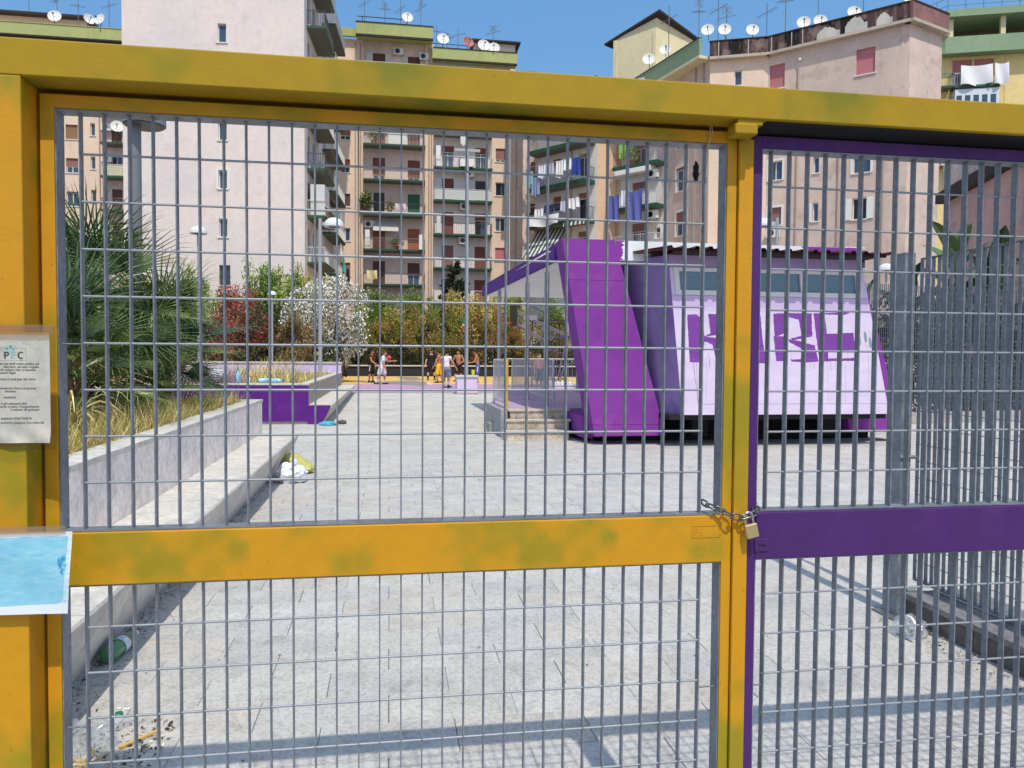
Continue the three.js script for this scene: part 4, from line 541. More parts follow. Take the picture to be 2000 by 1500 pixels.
{ // yellow block far right
  const b = building('apartment_block', 'yellow apartment block with rounded green roof loggia at the far right'), f = new Facade(b, [43.76, -56.84], [53.81, -53.2]), top = 25.95;
  f.win(1.15, 2.6, 23.5, 25.7, { door: 1, s: .42, c: SH.pink }); f.win(2.75, 4.2, 23.5, 25.7, { door: 1, s: .42, c: SH.pink }); f.win(-.9, -.1, 23.5, 25.6, { door: 1 }); f.win(6.6, 7.6, 23.9, 25.2, { s: .3 }); f.win(.4, 1.2, 17.7, 19.3, { s: .6, c: SH.dark }); f.win(2.0, 2.7, 17.7, 19.3, { s: .9, c: SH.mauve }); f.win(6.2, 7.2, 20.7, 21.9, { s: .5, c: SH.pink });
  f.wall(-2.5, 12, 0, top, W.yellow); f.body(-2.4, 12, 0, 27, 9, W.yellow); f.part('panel_joint', [bx(4.98, 5.02, 16, 25.9, .002, .02), bx(3.6, 4.98, 19.9, 19.94, .002, .02)], M([190, 170, 120], .9));
  f.part('loggia_parapet', [bx(.3, 12, 26.0, 27.25, .9, .7), quads([[[.3, 26.0, .9], [-2.4, 26.0, -1.6], [-2.4, 27.25, -1.6], [.3, 27.25, .9]]]), bx(-1, 12, 25.96, 25.999, -.2, .9)], greenF); f.part('loggia_column', [bx(.6, .95, 27.251, 28.75, .3, .6), bx(4.4, 4.75, 27.251, 28.75, .3, .6), bx(8.6, 8.95, 27.251, 28.75, .3, .6)], W.cream); f.part('loggia_back', [bx(-2, 12, 27, 28.74, -2.2, -2.4)], M([120, 110, 90], .9));
  f.part('roof_slab', [bx(.3, 12, 28.75, 29.3, -3, 1.1), quads([[[.3, 28.75, 1.1], [-2.6, 28.75, -2.2], [-2.6, 29.3, -2.2], [.3, 29.3, 1.1]], [[.3, 29.3, 1.1], [-2.6, 29.3, -2.2], [-2.6, 29.3, -3], [.3, 29.3, -3]], [[.3, 28.75, 1.1], [-2.6, 28.75, -2.2], [-2.6, 28.75, -3], [.3, 28.75, -3]]])], greenF);
  const rl = []; for (let i = 0; i < 9; i++) rl.push(tube([.4 + i * 1.3, 29.3, .9], [.4 + i * 1.3, 30.3, .9], .025, 5)); for (const y of [29.7, 30.3]) rl.push(tube([.4, y, .9], [11, y, .9], .02, 5), tube([.4, y, .9], [-2.3, y - .1, -2], .02, 5)); for (let i = 1; i < 5; i++) rl.push(tube([.4 - i * .6, 29.3, .9 - i * .66], [.4 - i * .6, 30.28, .9 - i * .66], .02, 5)); f.part('roof_railing', rl, M([86, 120, 112], .6));
  f.balcony(-1.4, .9, 23.4, 1.0, { rail: M([90, 120, 100], .6) }); f.balcony(1.0, 4.4, 23.35, 1.0, { rail: railW }); f.part('enclosure', [bx(1.1, 4.3, 20.5, 23.1, .1, .9)], M([214, 222, 230], .6)); for (let i = 0; i < 5; i++) f.part('pane', [bx(1.2 + i * .62, 1.6 + i * .62, 21.2, 22.6, .901, .91)], glass); f.balcony(.2, 4.6, 17.6, 1.0, { rail: railW, t: .5, edge: M([214, 214, 208], .8), panel: M([222, 214, 190], .8) });
  cloth('big white sheet hung over the balcony of the yellow block', f, 2.55, 24.9, 1.1, 2.3, 1.5, [236, 236, 240], { k: 7, sag: .1 }); cloth('smaller white sheet right of the big one on the yellow block', f, 4.35, 24.95, 1.1, 1.0, 1.6, [236, 236, 240], { k: 7, sag: .1 });
}
{ // low pink building
  const b = building('low_building', 'low pink outbuilding with dark cornice behind the banana plants'), f = new Facade(b, [23.6, -29.9], [19.2, -17.5]); f.wall(0, f.L, 0, 8.3, W.rose); f.part('cornice', [bx(-.2, f.L, 8.31, 8.75, -.3, .35)], roofDark); f.part('parapet', [bx(-.1, f.L, 8.76, 9.9, -.2, .1)], stucco([206, 190, 184], 331, 1.6, 4)); f.body(0, f.L, 0, 8.2, 5, W.rose);
}
// ---------- plants ----------
function inst(name, geo, mat, list, parent, kind = 'stuff') { // list of [Matrix4, Color]
  const m = new THREE.InstancedMesh(geo, mat, list.length); list.forEach(([q, c], i) => { m.setMatrixAt(i, q); if (c) m.setColorAt(i, c); }); m.name = name; if (kind) m.userData.kind = kind; parent.add(m); return m;
}
const leafMat = new THREE.MeshPhysicalMaterial({ color: 0xffffff, roughness: .85, transmission: .12, thickness: 0, side: THREE.DoubleSide });
const leafGeo = (() => { const g = new THREE.BufferGeometry(); g.setAttribute('position', new THREE.Float32BufferAttribute([0, 0, 0, .5, .5, .12, 0, 1, 0, 0, 0, 0, 0, 1, 0, -.5, .5, .12].map((v, i) => i % 3 === 0 ? v * .55 : v), 3)); g.computeVertexNormals(); g.setAttribute('uv', new THREE.Float32BufferAttribute(new Float32Array(12), 2)); return g; })();
const _q = new THREE.Quaternion(), _e = new THREE.Euler();
function leafM(p, s, droop = 0, az = null) { _e.set(rr(-1.2, 1.2) + droop, az ?? rr(0, 6.28), rr(-.8, .8), 'YXZ'); return new THREE.Matrix4().compose(p, _q.setFromEuler(_e).clone(), V(s * rr(.7, 1.2), s * rr(.8, 1.3), s)); }
const pick = a => a[Math.floor(rnd() * a.length)];
const tint = c => { const k = rr(.85, 1.36); return S(Math.min(255, c[0] * k), Math.min(255, c[1] * k), Math.min(255, c[2] * k)); };
function shrub(name, label, cat, c, r, n, size, pal, o = {}) {
  const t = thing(name, label, cat, [c[0], o.base ?? 0, c[2]], 0, o.group), list = [], clumps = [], cy = c[1] - (o.base ?? 0);
  const K = o.clumps || 26; for (let i = 0; i < K; i++) { const v = V(rr(-1, 1), rr(-1, 1), rr(-1, 1)); if (v.length() > 1) { i--; continue; } v.setLength(.35 + .6 * Math.cbrt(rnd())); clumps.push([v, rr(.22, .42), pick(pal)]); }
  const fl = []; for (let i = 0; i < n; i++) { const [cc, cr, col] = pick(clumps), d = V(rr(-1, 1), rr(-1, 1), rr(-1, 1)).normalize().multiplyScalar(cr * Math.pow(rnd(), .4)), p = cc.clone().add(d); const q = V(p.x * r[0], p.y * r[1] + cy, p.z * r[2]); if (q.y < .05) continue; list.push([leafM(q, size * rr(.7, 1.3), o.droop || 0), tint(rnd() < .7 ? col : pick(pal))]); if (o.flower && d.length() > cr * .62 && rnd() < o.flowerRate) fl.push([leafM(q.clone().add(V(0, .03, .05)), (o.fs || size) * rr(.8, 1.2)), tint(pick(o.flower))]); }
  const st = []; for (let i = 0; i < 7; i++) { const a = rr(0, 6.28), k = rr(.25, .75); st.push(path([[rr(-.15, .15), 0, rr(-.15, .15)], [Math.cos(a) * r[0] * k * .4, cy * .55, Math.sin(a) * r[2] * k * .4], [Math.cos(a) * r[0] * k, cy + rr(-.2, .6) * r[1], Math.sin(a) * r[2] * k]], o.stem || .05, 8, 5)); }
  part('trunk', st, M([74, 58, 44], .9), t); inst('crown', leafGeo, leafMat, list, t); if (fl.length) inst('blossom', leafGeo, leafMat, fl, t); return t;
}
function bamboo(label, x, z, h, w, pal, n = 1500, group) {
  const t = thing('bamboo_clump', label, 'bamboo', [x, gy(z), z], 0, group), list = [], cn = [];
  for (let i = 0; i < 16; i++) { const bx_ = rr(-w, w) * .6, bz = rr(-.7, .7), hh = h * rr(.7, 1.05), lx = rr(-.5, .5) * w * .6, lz = rr(-.5, .5); cn.push(path([[bx_, 0, bz], [bx_ + lx * .3, hh * .6, bz + lz * .3], [bx_ + lx, hh, bz + lz]], .03, 10, 5));
    const col = pick(pal); for (let k = 0; k < n / 16; k++) { const u = Math.pow(rnd(), .7), q = V(bx_ + lx * u * u, hh * u, bz + lz * u * u), sp = (1 - u * .8) * .95 + .06; q.add(V(rr(-1, 1) * sp, rr(-.3, .15), rr(-1, 1) * sp)); if (q.y < .1) continue; list.push([leafM(q, rr(.11, .22), .9), tint(rnd() < .75 ? col : pick(pal))]); } }
  part('cane', cn, M([120, 124, 62], .7), t); inst('crown', leafGeo, leafMat, list, t); return t;
}
const G = { bam: [[148, 160, 58], [128, 150, 54], [166, 170, 78], [110, 134, 50]], bamDry: [[188, 168, 96], [164, 156, 74], [196, 178, 116]], red: [[138, 66, 58], [154, 80, 68], [110, 58, 48], [164, 94, 80], [104, 90, 56], [84, 72, 46]], dark: [[34, 46, 26], [44, 58, 30], [28, 38, 24], [58, 66, 36]], olive: [[124, 126, 58], [86, 98, 44], [128, 122, 60]], brown: [[150, 128, 72], [134, 118, 62], [168, 144, 88], [124, 126, 62]], orange: [[146, 106, 68], [132, 106, 62], [150, 120, 80], [114, 112, 58]], green: [[104, 136, 52], [126, 152, 58], [86, 116, 46]] };
reseed(301);
const hb = 'bamboo in front of the white block';
[[-14.2, 5.9, 'yellowish bamboo furthest left in front of the white block', 'bamDry'], [-11.6, 6.3, 'yellow green bamboo left of the grated window of the white block', 'bam'], [-9.4, 5.0, 'low pale bamboo under the grated window of the white block', 'bam'], [-7.6, 6.9, 'tall green bamboo behind the red shrub', 'green'], [-5.9, 6.7, 'tall bamboo behind the white flowering oleander', 'bam'], [-4.3, 6.2, 'sparse dry bamboo right of the white oleander', 'bamDry']].forEach(([x, h, l, p]) => bamboo(l, x, -47.3 + rr(-.4, .4), h, 1.3, G[p], 8000, hb));
shrub('red_shrub', 'rounded shrub with crimson red leaves beyond the planter', 'shrub', [-8.05, 2.95, -42.9], [1.75, 2.1, 1.5], 9000, .115, G.red, { clumps: 40, flower: [[206, 66, 84], [222, 96, 104]], flowerRate: .1, fs: .14 });
shrub('white_oleander', 'oleander covered in white blossom behind the lamp post', 'shrub', [-3.3, 3.2, -43.2], [2.05, 2.5, 1.6], 9500, .115, [[96, 104, 62], [120, 120, 80], [84, 92, 54]], { clumps: 44, flower: [[255, 248, 232], [248, 240, 222]], flowerRate: 1, fs: .15 });
shrub('orange_shrub', 'rusty orange shrub leaning against the white oleander', 'shrub', [-4.9, 2.3, -41.6], [1.2, 1.4, 1.0], 5000, .11, G.orange, { clumps: 22 });
shrub('dark_shrub', 'dark green bush between the red shrub and the white oleander', 'shrub', [-6.0, 2.2, -43.8], [1.3, 2.0, 1.1], 5000, .12, G.dark, { clumps: 24 });
shrub('dark_shrub', 'dark green bush under the red shrub on its left', 'shrub', [-10.6, 2.0, -43.6], [1.5, 1.7, 1.1], 5000, .12, G.dark.concat(G.olive), { clumps: 24 });
const hc = 'hedge shrubs behind the court';
[[-1.6, 6.4, 'green', 'first tall bamboo right of the white oleander'], [.6, 6.1, 'bam', 'second bamboo behind the court from the left'], [2.6, 6.6, 'green', 'green bamboo below the lowest balcony of the central block'], [7.6, 6.6, 'bamDry', 'dry golden bamboo beside the conifer'], [9.6, 6.4, 'bam', 'bamboo behind the canopy columns'], [12.3, 6.2, 'green', 'bamboo rightmost behind the basketball hoop'], [5.4, 6.4, 'bamDry', 'dry bamboo left of the conifer']].forEach(([x, h, p, l]) => bamboo(l, x, -58.6 + rr(-.4, .4), h, 1.4, G[p], 6500, hc));
[[-2.2, 2.6, 'olive', 'olive shrub next to the white oleander behind the court'], [.3, 2.9, 'brown', 'brown leaved shrub behind the ball player in white'], [2.4, 3.2, 'brown', 'golden brown shrub in the middle behind the court'], [4.4, 2.8, 'olive', 'olive shrub behind the player in black'], [6.4, 3.0, 'orange', 'orange leaved shrub behind the lamp post box'], [8.4, 3.0, 'orange', 'rusty shrub below the canopy edge'], [10.4, 2.7, 'brown', 'brown shrub behind the canopy columns'], [12.6, 2.8, 'orange', 'orange shrub rightmost behind the hoop']].forEach(([x, y, p, l]) => shrub('hedge_shrub', l, 'shrub', [x, y, -57.6], [1.5, 1.9, .9], 6000, .115, G[p], { clumps: 26, group: hc }));
{ // clipped dark hedge above the black wall reads as one mass
  const t = reg(new THREE.Group(), 'hedge', 'dark green low hedge along the black court wall', 'hedge', null, 'stuff'), list = []; for (let i = 0; i < 22000; i++) { const x = rr(-3.4, 16), y = rr(.2, 2.3), z = rr(-58.2, -57.0); list.push([leafM(V(x, y + .15 * Math.sin(x * 2.1), z), rr(.1, .2)), tint(pick(G.dark))]); } inst('foliage', leafGeo, leafMat, list, t, 'stuff');
  const u = reg(new THREE.Group(), 'hedge', 'dark undergrowth below the shrubs behind the lilac wall', 'hedge', null, 'stuff'), l2 = []; for (let i = 0; i < 9000; i++) { const x = rr(-22, -2.4), z = rr(-45.6, -41); l2.push([leafM(V(x, rr(.1, 1.9) + .2 * Math.sin(x * 1.7), z), rr(.16, .3)), tint(pick(rnd() < .8 ? G.dark : G.olive))]); } inst('foliage', leafGeo, leafMat, l2, u, 'stuff');
}
{ // spiky conifer
  const t = thing('conifer', 'dark spiky conifer standing behind the court hedge', 'tree', [5.05, .1, -60.2]), list = [], br = []; part('trunk', [tube([0, 0, 0], [0, 8.6, 0], .16, 8, .05)], M([66, 54, 42], .9), t);
  for (let i = 0; i < 60; i++) { const y = rr(2.2, 8.4), L = (8.9 - y) * .36 + .25, a = rr(0, 6.28), e = [Math.cos(a) * L, y + rr(.1, .6), Math.sin(a) * L]; br.push(tube([0, y, 0], e, .025, 4, .012)); for (let k = 0; k < 60; k++) { const u = rr(.15, 1); list.push([leafM(V(e[0] * u + rr(-.12, .12), y + (e[1] - y) * u + rr(-.1, .12), e[2] * u + rr(-.12, .12)), rr(.2, .36)), tint(pick([[38, 56, 40], [46, 66, 44], [30, 46, 34]]))]); } } part('branch', br, M([66, 54, 42], .9), t); inst('crown', leafGeo, leafMat, list, t);
}
// fan palms
const palmMats = [[78, 102, 58], [98, 120, 64], [128, 144, 76], [66, 90, 58], [190, 172, 116]].map(c => M(c, .38));
function frond(n, L, w, droop, spread) { // fan of narrow pleated blades on a stalk along +z
  const q = [], pl = .75 * L; q.push(...[0, 1].flatMap(s => [[[-.012, 0, 0], [.012, 0, 0], [.008, .05 * s - .02, pl], [-.008, .05 * s - .02, pl]]]));
  for (let i = 0; i < n; i++) { const a = (i / (n - 1) - .5) * spread, l = L * (1 - .22 * Math.abs(a) / spread * 2) * rr(.9, 1.06), dx = Math.sin(a), dz = Math.cos(a), P = (t, s, y) => [dx * l * t + s * dz * w * (t < .05 ? .3 : t < .6 ? 1 : .7), y, pl + dz * l * t - s * dx * w * (t < .05 ? .3 : t < .6 ? 1 : .7)], d = droop * rr(.6, 1.6), lift = .10 * Math.abs(a); const c0 = [0, .015, pl], y1 = .04 + lift * .3, y2 = .05 + lift * .55 - d * .3, y3 = .03 + lift * .6 - d;
    q.push([P(.02, -1, 0), c0, [dx * l * .45, y1 - .012, pl + dz * l * .45], P(.45, -1, y1 + .006)], [c0, P(.02, 1, 0), P(.45, 1, y1 + .006), [dx * l * .45, y1 - .012, pl + dz * l * .45]]);
    q.push([P(.45, -1, y1), P(.45, 1, y1), P(.8, .55, y2), P(.8, -.55, y2)], [P(.8, -.55, y2), P(.8, .55, y2), [dx * l, y3, pl + dz * l], [dx * l, y3, pl + dz * l]]); }
  return quads(q);
}
reseed(77); const fronds = [frond(28, .74, .0105, .05, 4.2), frond(24, .68, .0115, .12, 3.4), frond(30, .8, .0095, .08, 4.6)];
function palm(label, x, y0, z, h, n, s) {
  const t = thing('fan_palm', label, 'palm', [x, y0, z], 0, 'fan palms in the first planter'); const tg = new THREE.CylinderGeometry(.09 * s, .13 * s, h, 12, 6), p = tg.attributes.position; for (let i = 0; i < p.count; i++) { const k = 1 + .25 * (hsh(i, 3, 5) - .5); p.setX(i, p.getX(i) * k); p.setZ(i, p.getZ(i) * k); } tg.translate(0, h / 2, 0); tg.computeVertexNormals(); part('trunk', [tg], M([86, 68, 48], .95), t);
  for (let i = 0; i < n; i++) { const u = i / n, el = 1.35 - u * 2.2 + rr(-.12, .12), m = part('frond', pick(fronds), u > .9 ? palmMats[4] : pick(palmMats.slice(0, 4)), t); m.position.set(0, h - .05 - u * .22, 0); m.rotation.set(-el, i * 2.4 + rr(-.3, .3), rr(-.3, .3), 'YXZ'); m.scale.setScalar(s * rr(.85, 1.15)); }
}
palm('tallest fan palm leftmost behind the stone bench', -3.35, .8, -9.3, 1.45, 30, 1.05); palm('fan palm at the far end of the bench planter', -2.95, .8, -10.7, 1.0, 30, 1.0); palm('fan palm close to the gate with drooping fronds', -3.0, .8, -7.7, .75, 26, .95); palm('low fan palm between the two taller ones', -2.75, .8, -9.0, .55, 20, .8); palm('fan palm at the back of the bench planter', -4.3, .8, -10.2, 1.5, 26, 1.05);
// dry grass
const bladeGeo = (() => { const g = new THREE.BufferGeometry(); g.setAttribute('position', new THREE.Float32BufferAttribute([-.5, 0, 0, .5, 0, 0, .36, .55, .10, -.5, 0, 0, .36, .55, .10, -.36, .55, .10, -.36, .55, .10, .36, .55, .10, 0, 1, .42], 3)); g.computeVertexNormals(); g.setAttribute('uv', new THREE.Float32BufferAttribute(new Float32Array(18), 2)); return g; })();
function grass(name, label, n, place, hgt, wid, pal) {
  const t = reg(new THREE.Group(), name, label, 'grass', null, 'stuff'), list = []; for (let i = 0; i < n; i++) { const [x, y, z, k] = place(), h = hgt * rr(.5, 1.25) * (k || 1); _e.set(rr(-.35, .5), rr(0, 6.28), rr(-.35, .35), 'YXZ'); list.push([new THREE.Matrix4().compose(V(x, y, z), _q.setFromEuler(_e).clone(), V(wid * rr(.7, 1.4), h, h)), tint(pick(pal))]); } inst('blades', bladeGeo, leafMat, list, t, 'stuff');
}
const dry = [[190, 168, 104], [172, 152, 92], [150, 142, 80], [120, 122, 62], [206, 186, 128]];
grass('dry_grass', 'dry yellow grass growing in the bench planter below the palms', 24000, () => { const z = rr(-11.4, -2.9), x = -2.06 - Math.pow(rnd(), 1.5) * 2.6; return [x, .79, z, .75 + .5 * fbm(x * .1 + .5, -z * .1, 9, 5)]; }, .34, .006, dry);
grass('dry_grass', 'tall straw coloured grass in the planter with the purple end', 8000, () => { const z = rr(-30.6, -18.7), x = -2.1 - rnd() * 6; return [x, .79, z, .35 + 1.2 * sm(.45, .7, fbm(x * .06 + .5, -z * .06, 9, 8))]; }, .5, .012, [[214, 190, 122], [196, 172, 104], [176, 158, 96], [150, 140, 84], [222, 204, 146]]);
{ // wide dry strap leaves near the gate
  const t = thing('dry_strap_leaves', 'clump of dry curling strap leaves at the planter edge', 'plant', [-2.5, 1.0, -6.5]); reseed(12); for (let i = 0; i < 26; i++) { const a = rr(0, 6.28), L = rr(.25, .5), q = [], w = rr(.012, .022), up = rr(.1, .35); let pr = null; for (let k = 0; k <= 5; k++) { const u = k / 5, r = L * u, y = up * Math.sin(u * 2.6), ww = w * (1 - u * .85); const c = [[Math.cos(a) * r - Math.sin(a) * ww, y, Math.sin(a) * r + Math.cos(a) * ww], [Math.cos(a) * r + Math.sin(a) * ww, y + .004, Math.sin(a) * r - Math.cos(a) * ww]]; if (pr) q.push([pr[0], pr[1], c[1], c[0]]); pr = c; } part('leaf', [quads(q)], palmMats[4], t); }
}
{ // lavender-like stems on the planter edge
  grass('lavender', 'lilac flowering stems at the left of the purple planter end', 900, () => [rr(-4.8, -3.4), .79, rr(-19.0, -18.3), 1], .55, .012, [[150, 120, 150], [120, 112, 96], [170, 140, 168]]);
}
// banana plants on the right
const banLeaf = (() => { const q = [], N = 9; let pr = null; for (let k = 0; k <= N; k++) { const u = k / N, z = u * 1.5, y = .55 * u - .62 * u * u, w = .21 * Math.pow(Math.sin(Math.PI * Math.min(1, .06 + u * .94)), .6) * (u > .97 ? .1 : 1), c = [[-w, y + .07 * w * 4, z], [0, y, z], [w, y + .07 * w * 4, z]]; if (pr) q.push([pr[0], pr[1], c[1], c[0]], [pr[1], pr[2], c[2], c[1]]); pr = c; } return quads(q); })();
const banM = [[62, 88, 52], [84, 110, 60], [118, 136, 80], [50, 72, 48]].map(c => M(c, .38));
reseed(41); [[12.9, -19.4, 2.9, 'banana plant leftmost, rising behind the kiosk roof end'], [13.8, -18.9, 3.0, 'banana plant second from the kiosk'], [14.9, -18.4, 4.2, 'tallest banana plant with upright leaves above the fence'], [16.0, -18.5, 3.7, 'banana plant right of the tallest one'], [17.1, -18.2, 3.5, 'banana plant rightmost behind the tall fence'], [11.9, -19.2, 2.2, 'low banana plant behind the kiosk corner']].forEach(([x, z, h, l]) => { const t = thing('banana_plant', l, 'plant', [x, 0, z], 0, 'banana plants behind the fence'); part('stem', [tube([0, -.06, 0], [.05, h, 0], .12, 10, .07)], M([104, 104, 62], .8), t); for (let i = 0; i < 13; i++) { const m = part('leaf', banLeaf, pick(banM), t); m.position.set(.05, h - .1 - i * .10, 0); m.rotation.set(-(1.25 - i * .11), i * 2.4 + rr(-.3, .3), rr(-.5, .5), 'YXZ'); m.scale.setScalar(rr(.75, 1.1)); } });
shrub('fence_shrub', 'dark shrub filling the gap behind the tall fence', 'shrub', [15.2, 1.6, -18.6], [3.6, 1.7, .8], 4200, .22, G.dark, { clumps: 40 });
// balcony plants
reseed(55); function potPlant(label, f, u, y, n, h, w, pal, spiky) { const p = f.at(u, y, n), t = thing('balcony_plant', label, 'plant', p, 0, 'potted plants on balconies'), list = []; const pot = new THREE.CylinderGeometry(.2, .14, .34, 12); pot.translate(0, .17, 0); part('pot', [pot], M([150, 84, 58], .8), t); for (let i = 0; i < 220; i++) { const a = rr(0, 6.28), r = Math.sqrt(rnd()) * w, yy = .3 + rr(.05, 1) * h * (1 - .5 * r / w); list.push([leafM(V(Math.cos(a) * r, yy, Math.sin(a) * r), spiky ? rr(.25, .45) : rr(.12, .22), spiky ? .3 : .6), tint(pick(pal))]); } inst('foliage', leafGeo, leafMat, list, t); }
{ const P0 = [-4.7, -69.65], P1 = [10.81, -69.65], a = new Facade(bC, P0, P1, .25); potPlant('tall spiky yucca at the left end of a balcony of the central block', a, 2.75, 14.07, .8, 1.9, .5, [[70, 92, 50], [150, 150, 96], [54, 74, 44]], 1); potPlant('bushy pot plant in the middle of the balcony with the green door', a, 4.75, 14.07, .8, 1.2, .4, [[110, 116, 66], [140, 140, 90]]); potPlant('plants at the left of the highest visible balcony', a, 3.3, 20.14, .8, 1.3, .5, G.olive); potPlant('plants crowding the balcony above the lowest one', a, 5.4, 10.99, .8, .9, .6, [[60, 74, 44], [84, 92, 60]]); const d = new Facade(bD, [12.02, -62.75], [15.8, -57.81]); potPlant('flowering pot at the left corner of the laundry balcony', d, .5, 15.22, .9, 1.1, .4, [[110, 74, 52], [84, 92, 50]]); const g = new Facade(bD, [17.68, -57.9], [20.27, -54.52]); potPlant('leafy plant on the upper balcony of the right wing', g, 1.6, 16.05, .8, 1.6, .5, G.green); }
// ---------- lamp posts ----------
const domeWhite = M([222, 224, 226], .35), domeG = r => { const pts = []; for (let i = 0; i <= 10; i++) { const a = i / 10 * Math.PI / 2; pts.push(new THREE.Vector2(Math.max(.001, Math.sin(a) * r), Math.cos(a) * r * .82)); } pts.push(new THREE.Vector2(r * 1.02, -r * .12), new THREE.Vector2(r * .98, -r * .16), new THREE.Vector2(r * .6, -r * .16)); return new THREE.LatheGeometry(pts, 28); };
function lampPost(label, x, y0, z, h, r, arm, rad, ang = 0, g2) { const t = thing('street_lamp', label, 'lamp post', [x, y0, z], ang, g2); part('pole', [tube([0, 0, 0], [0, h + (arm ? .25 : -.05), 0], rad, 14, rad * .85)], steelPole, t); part('base_plate', [bx(-rad * 2, rad * 2, 0, .02, -rad * 2, rad * 2)], galvDark, t); if (arm) part('arm', [bx(arm > 0 ? rad : -rad, arm - Math.sign(arm) * r * .6, h - .02, h + .12, -.05, .05)], steelPole, t); const d = part('dome', [domeG(r)], domeWhite, t); d.position.set(arm, h, 0); return t; }
lampPost('lamp post with white dome seen against the white block wall', -7.12, .85, -35.7 + 5, 5.35, .31, 0, .06);
lampPost('lamp post in the purple ended planter with white dome on an arm', -2.6, .8, -30.2, 5.75, .37, .52, .075);
lampPost('short lamp post with white dome beside the white oleander', -5.83, .1, -40.3, 4.55, .22, 0, .05);
lampPost('lamp post with dome lamp rising behind the kiosk roof', 12.0, 0, -22.6, 5.75, .28, -.45, .06);
lampPost('distant lamp with small white dome near the banana plants', 19.2, 0, -27.5, 5.1, .3, 0, .05);
{ const t = thing('street_lamp', 'tall lamp post with wide grey drum head behind the palms', 'lamp post', [-3.5, .8, -11.5]); part('pole', [tube([0, -.3, 0], [0, 4.6, 0], .085, 18)], M([122, 126, 132], .5, { metalness: .2 }), t); const d = new THREE.CylinderGeometry(.28, .28, .13, 32); d.translate(.13, 4.05, 0); part('drum', [d], M([132, 138, 146], .5, { metalness: .2 }), t); const l = new THREE.CylinderGeometry(.25, .25, .02, 32); l.translate(.13, 3.974, 0); part('lens', [l], M([96, 96, 92], .3), t); }
{ const t = thing('street_lamp', 'tall grey lamp pole rising from a lilac block at the court edge', 'lamp post', [3.02, gy(-30.3), -30.3]); part('pole', [tube([0, .72, 0], [0, 9.6, 0], .075, 16, .06)], steelPole, t); part('block', [rbx(-.4, .4, .05, .66, -.4, .4, .02)], lilacWall, t); part('cap', [rbx(-.45, .45, .661, .74, -.45, .45, .015)], benchStone, t); part('plinth', [bx(-.44, .44, -.02, .049, -.44, .44)], plainConcrete, t); part('lamp_arm', [bx(-.5, .5, 9.5, 9.6, -.05, .05)], steelPole, t);
  const f = thing('small_flag', 'small green white and red flag on the tall lamp pole', 'flag', [2.9, 2.62, -30.2]); f.scale.setScalar(.75); [[[44, 116, 78], .34, .75], [[206, 204, 196], .24, .34], [[172, 60, 54], .0, .24]].forEach(([c, a, b]) => part('stripe', [sheet(.14, b - a, 6, 6, (u, v) => [.02 * Math.sin(u * 6 + a * 9)]).translate(0, (a + b) / 2, 0)], M(c, .8), f)); part('stick', [tube([.075, -.1, 0], [.075, .85, 0], .008, 6)], steelPole, f);
  const c = thing('yellow_cup', 'small yellow cup standing on the lilac block', 'cup', [3.26, gy(-30.3) + .741, -30.05]); const cg = new THREE.CylinderGeometry(.07, .05, .22, 14); cg.translate(0, .11, 0); part('body', [cg], M([220, 210, 40], .5), c); }
// ---------- basketball hoop ----------
{ const t = thing('basketball_hoop', 'basketball hoop with orange rim on a purple lattice arm', 'basketball hoop', [5.55, .12, -35.7]); const pu = M([96, 60, 130], .5), wt = M([120, 116, 132], .5), rim = new THREE.TorusGeometry(.23, .02, 8, 28); rim.rotateX(Math.PI / 2); rim.translate(-.1, 3.05, 0); part('rim', [rim], M([224, 84, 30], .5), t);
  part('backboard', [rbx(.2, .26, 2.9, 3.95, -.9, .9, .01)], M([38, 40, 44], .4), t); const ar = []; for (const z of [-.35, .35]) { ar.push(tube([.26, 3.6, z], [2.9, 2.45, z], .03, 6), tube([.26, 3.05, z], [1.6, 2.3, z], .03, 6), tube([1.6, 2.3, z], [2.2, .25, z], .03, 6), tube([2.9, 2.45, z], [2.4, .25, z], .03, 6)); for (let i = 0; i < 5; i++) ar.push(tube([.26 + i * .5, 3.6 - i * .22, z], [.6 + i * .34, 2.95 - i * .18, z], .018, 5)); } part('lattice_arm', ar, wt, t); part('cross_brace', [tube([1.6, 2.3, -.35], [2.9, 2.45, .35], .025, 6), tube([.3, 3.05, -.35], [1.6, 2.3, .35], .025, 6), tube([1.6, 1.9, -.35], [2.7, 1.6, .35], .025, 6)], pu, t); part('base', [rbx(1.7, 3.0, 0, .3, -.5, .5, .03)], M([216, 214, 222], .6), t);
  const s = thing('scaffold_frame', 'dark lattice stand behind the canopy columns', 'scaffold', [6.8, .12, -37.6]); const sc = []; for (const x of [0, 1.6]) for (const z of [0, 1.2]) sc.push(tube([x, 0, z], [x, 3.2, z], .03, 6)); for (let y = .4; y < 3.2; y += .9) sc.push(tube([0, y, 1.2], [1.6, y + .8, 1.2], .02, 5), tube([1.6, y, 1.2], [0, y + .8, 1.2], .02, 5), tube([0, y, 1.2], [1.6, y, 1.2], .02, 5)); part('frame', sc, M([52, 48, 58], .5), s); part('deck', [bx(-.1, 1.7, 3.2, 3.25, -.1, 1.3)], darkSteel, s); }
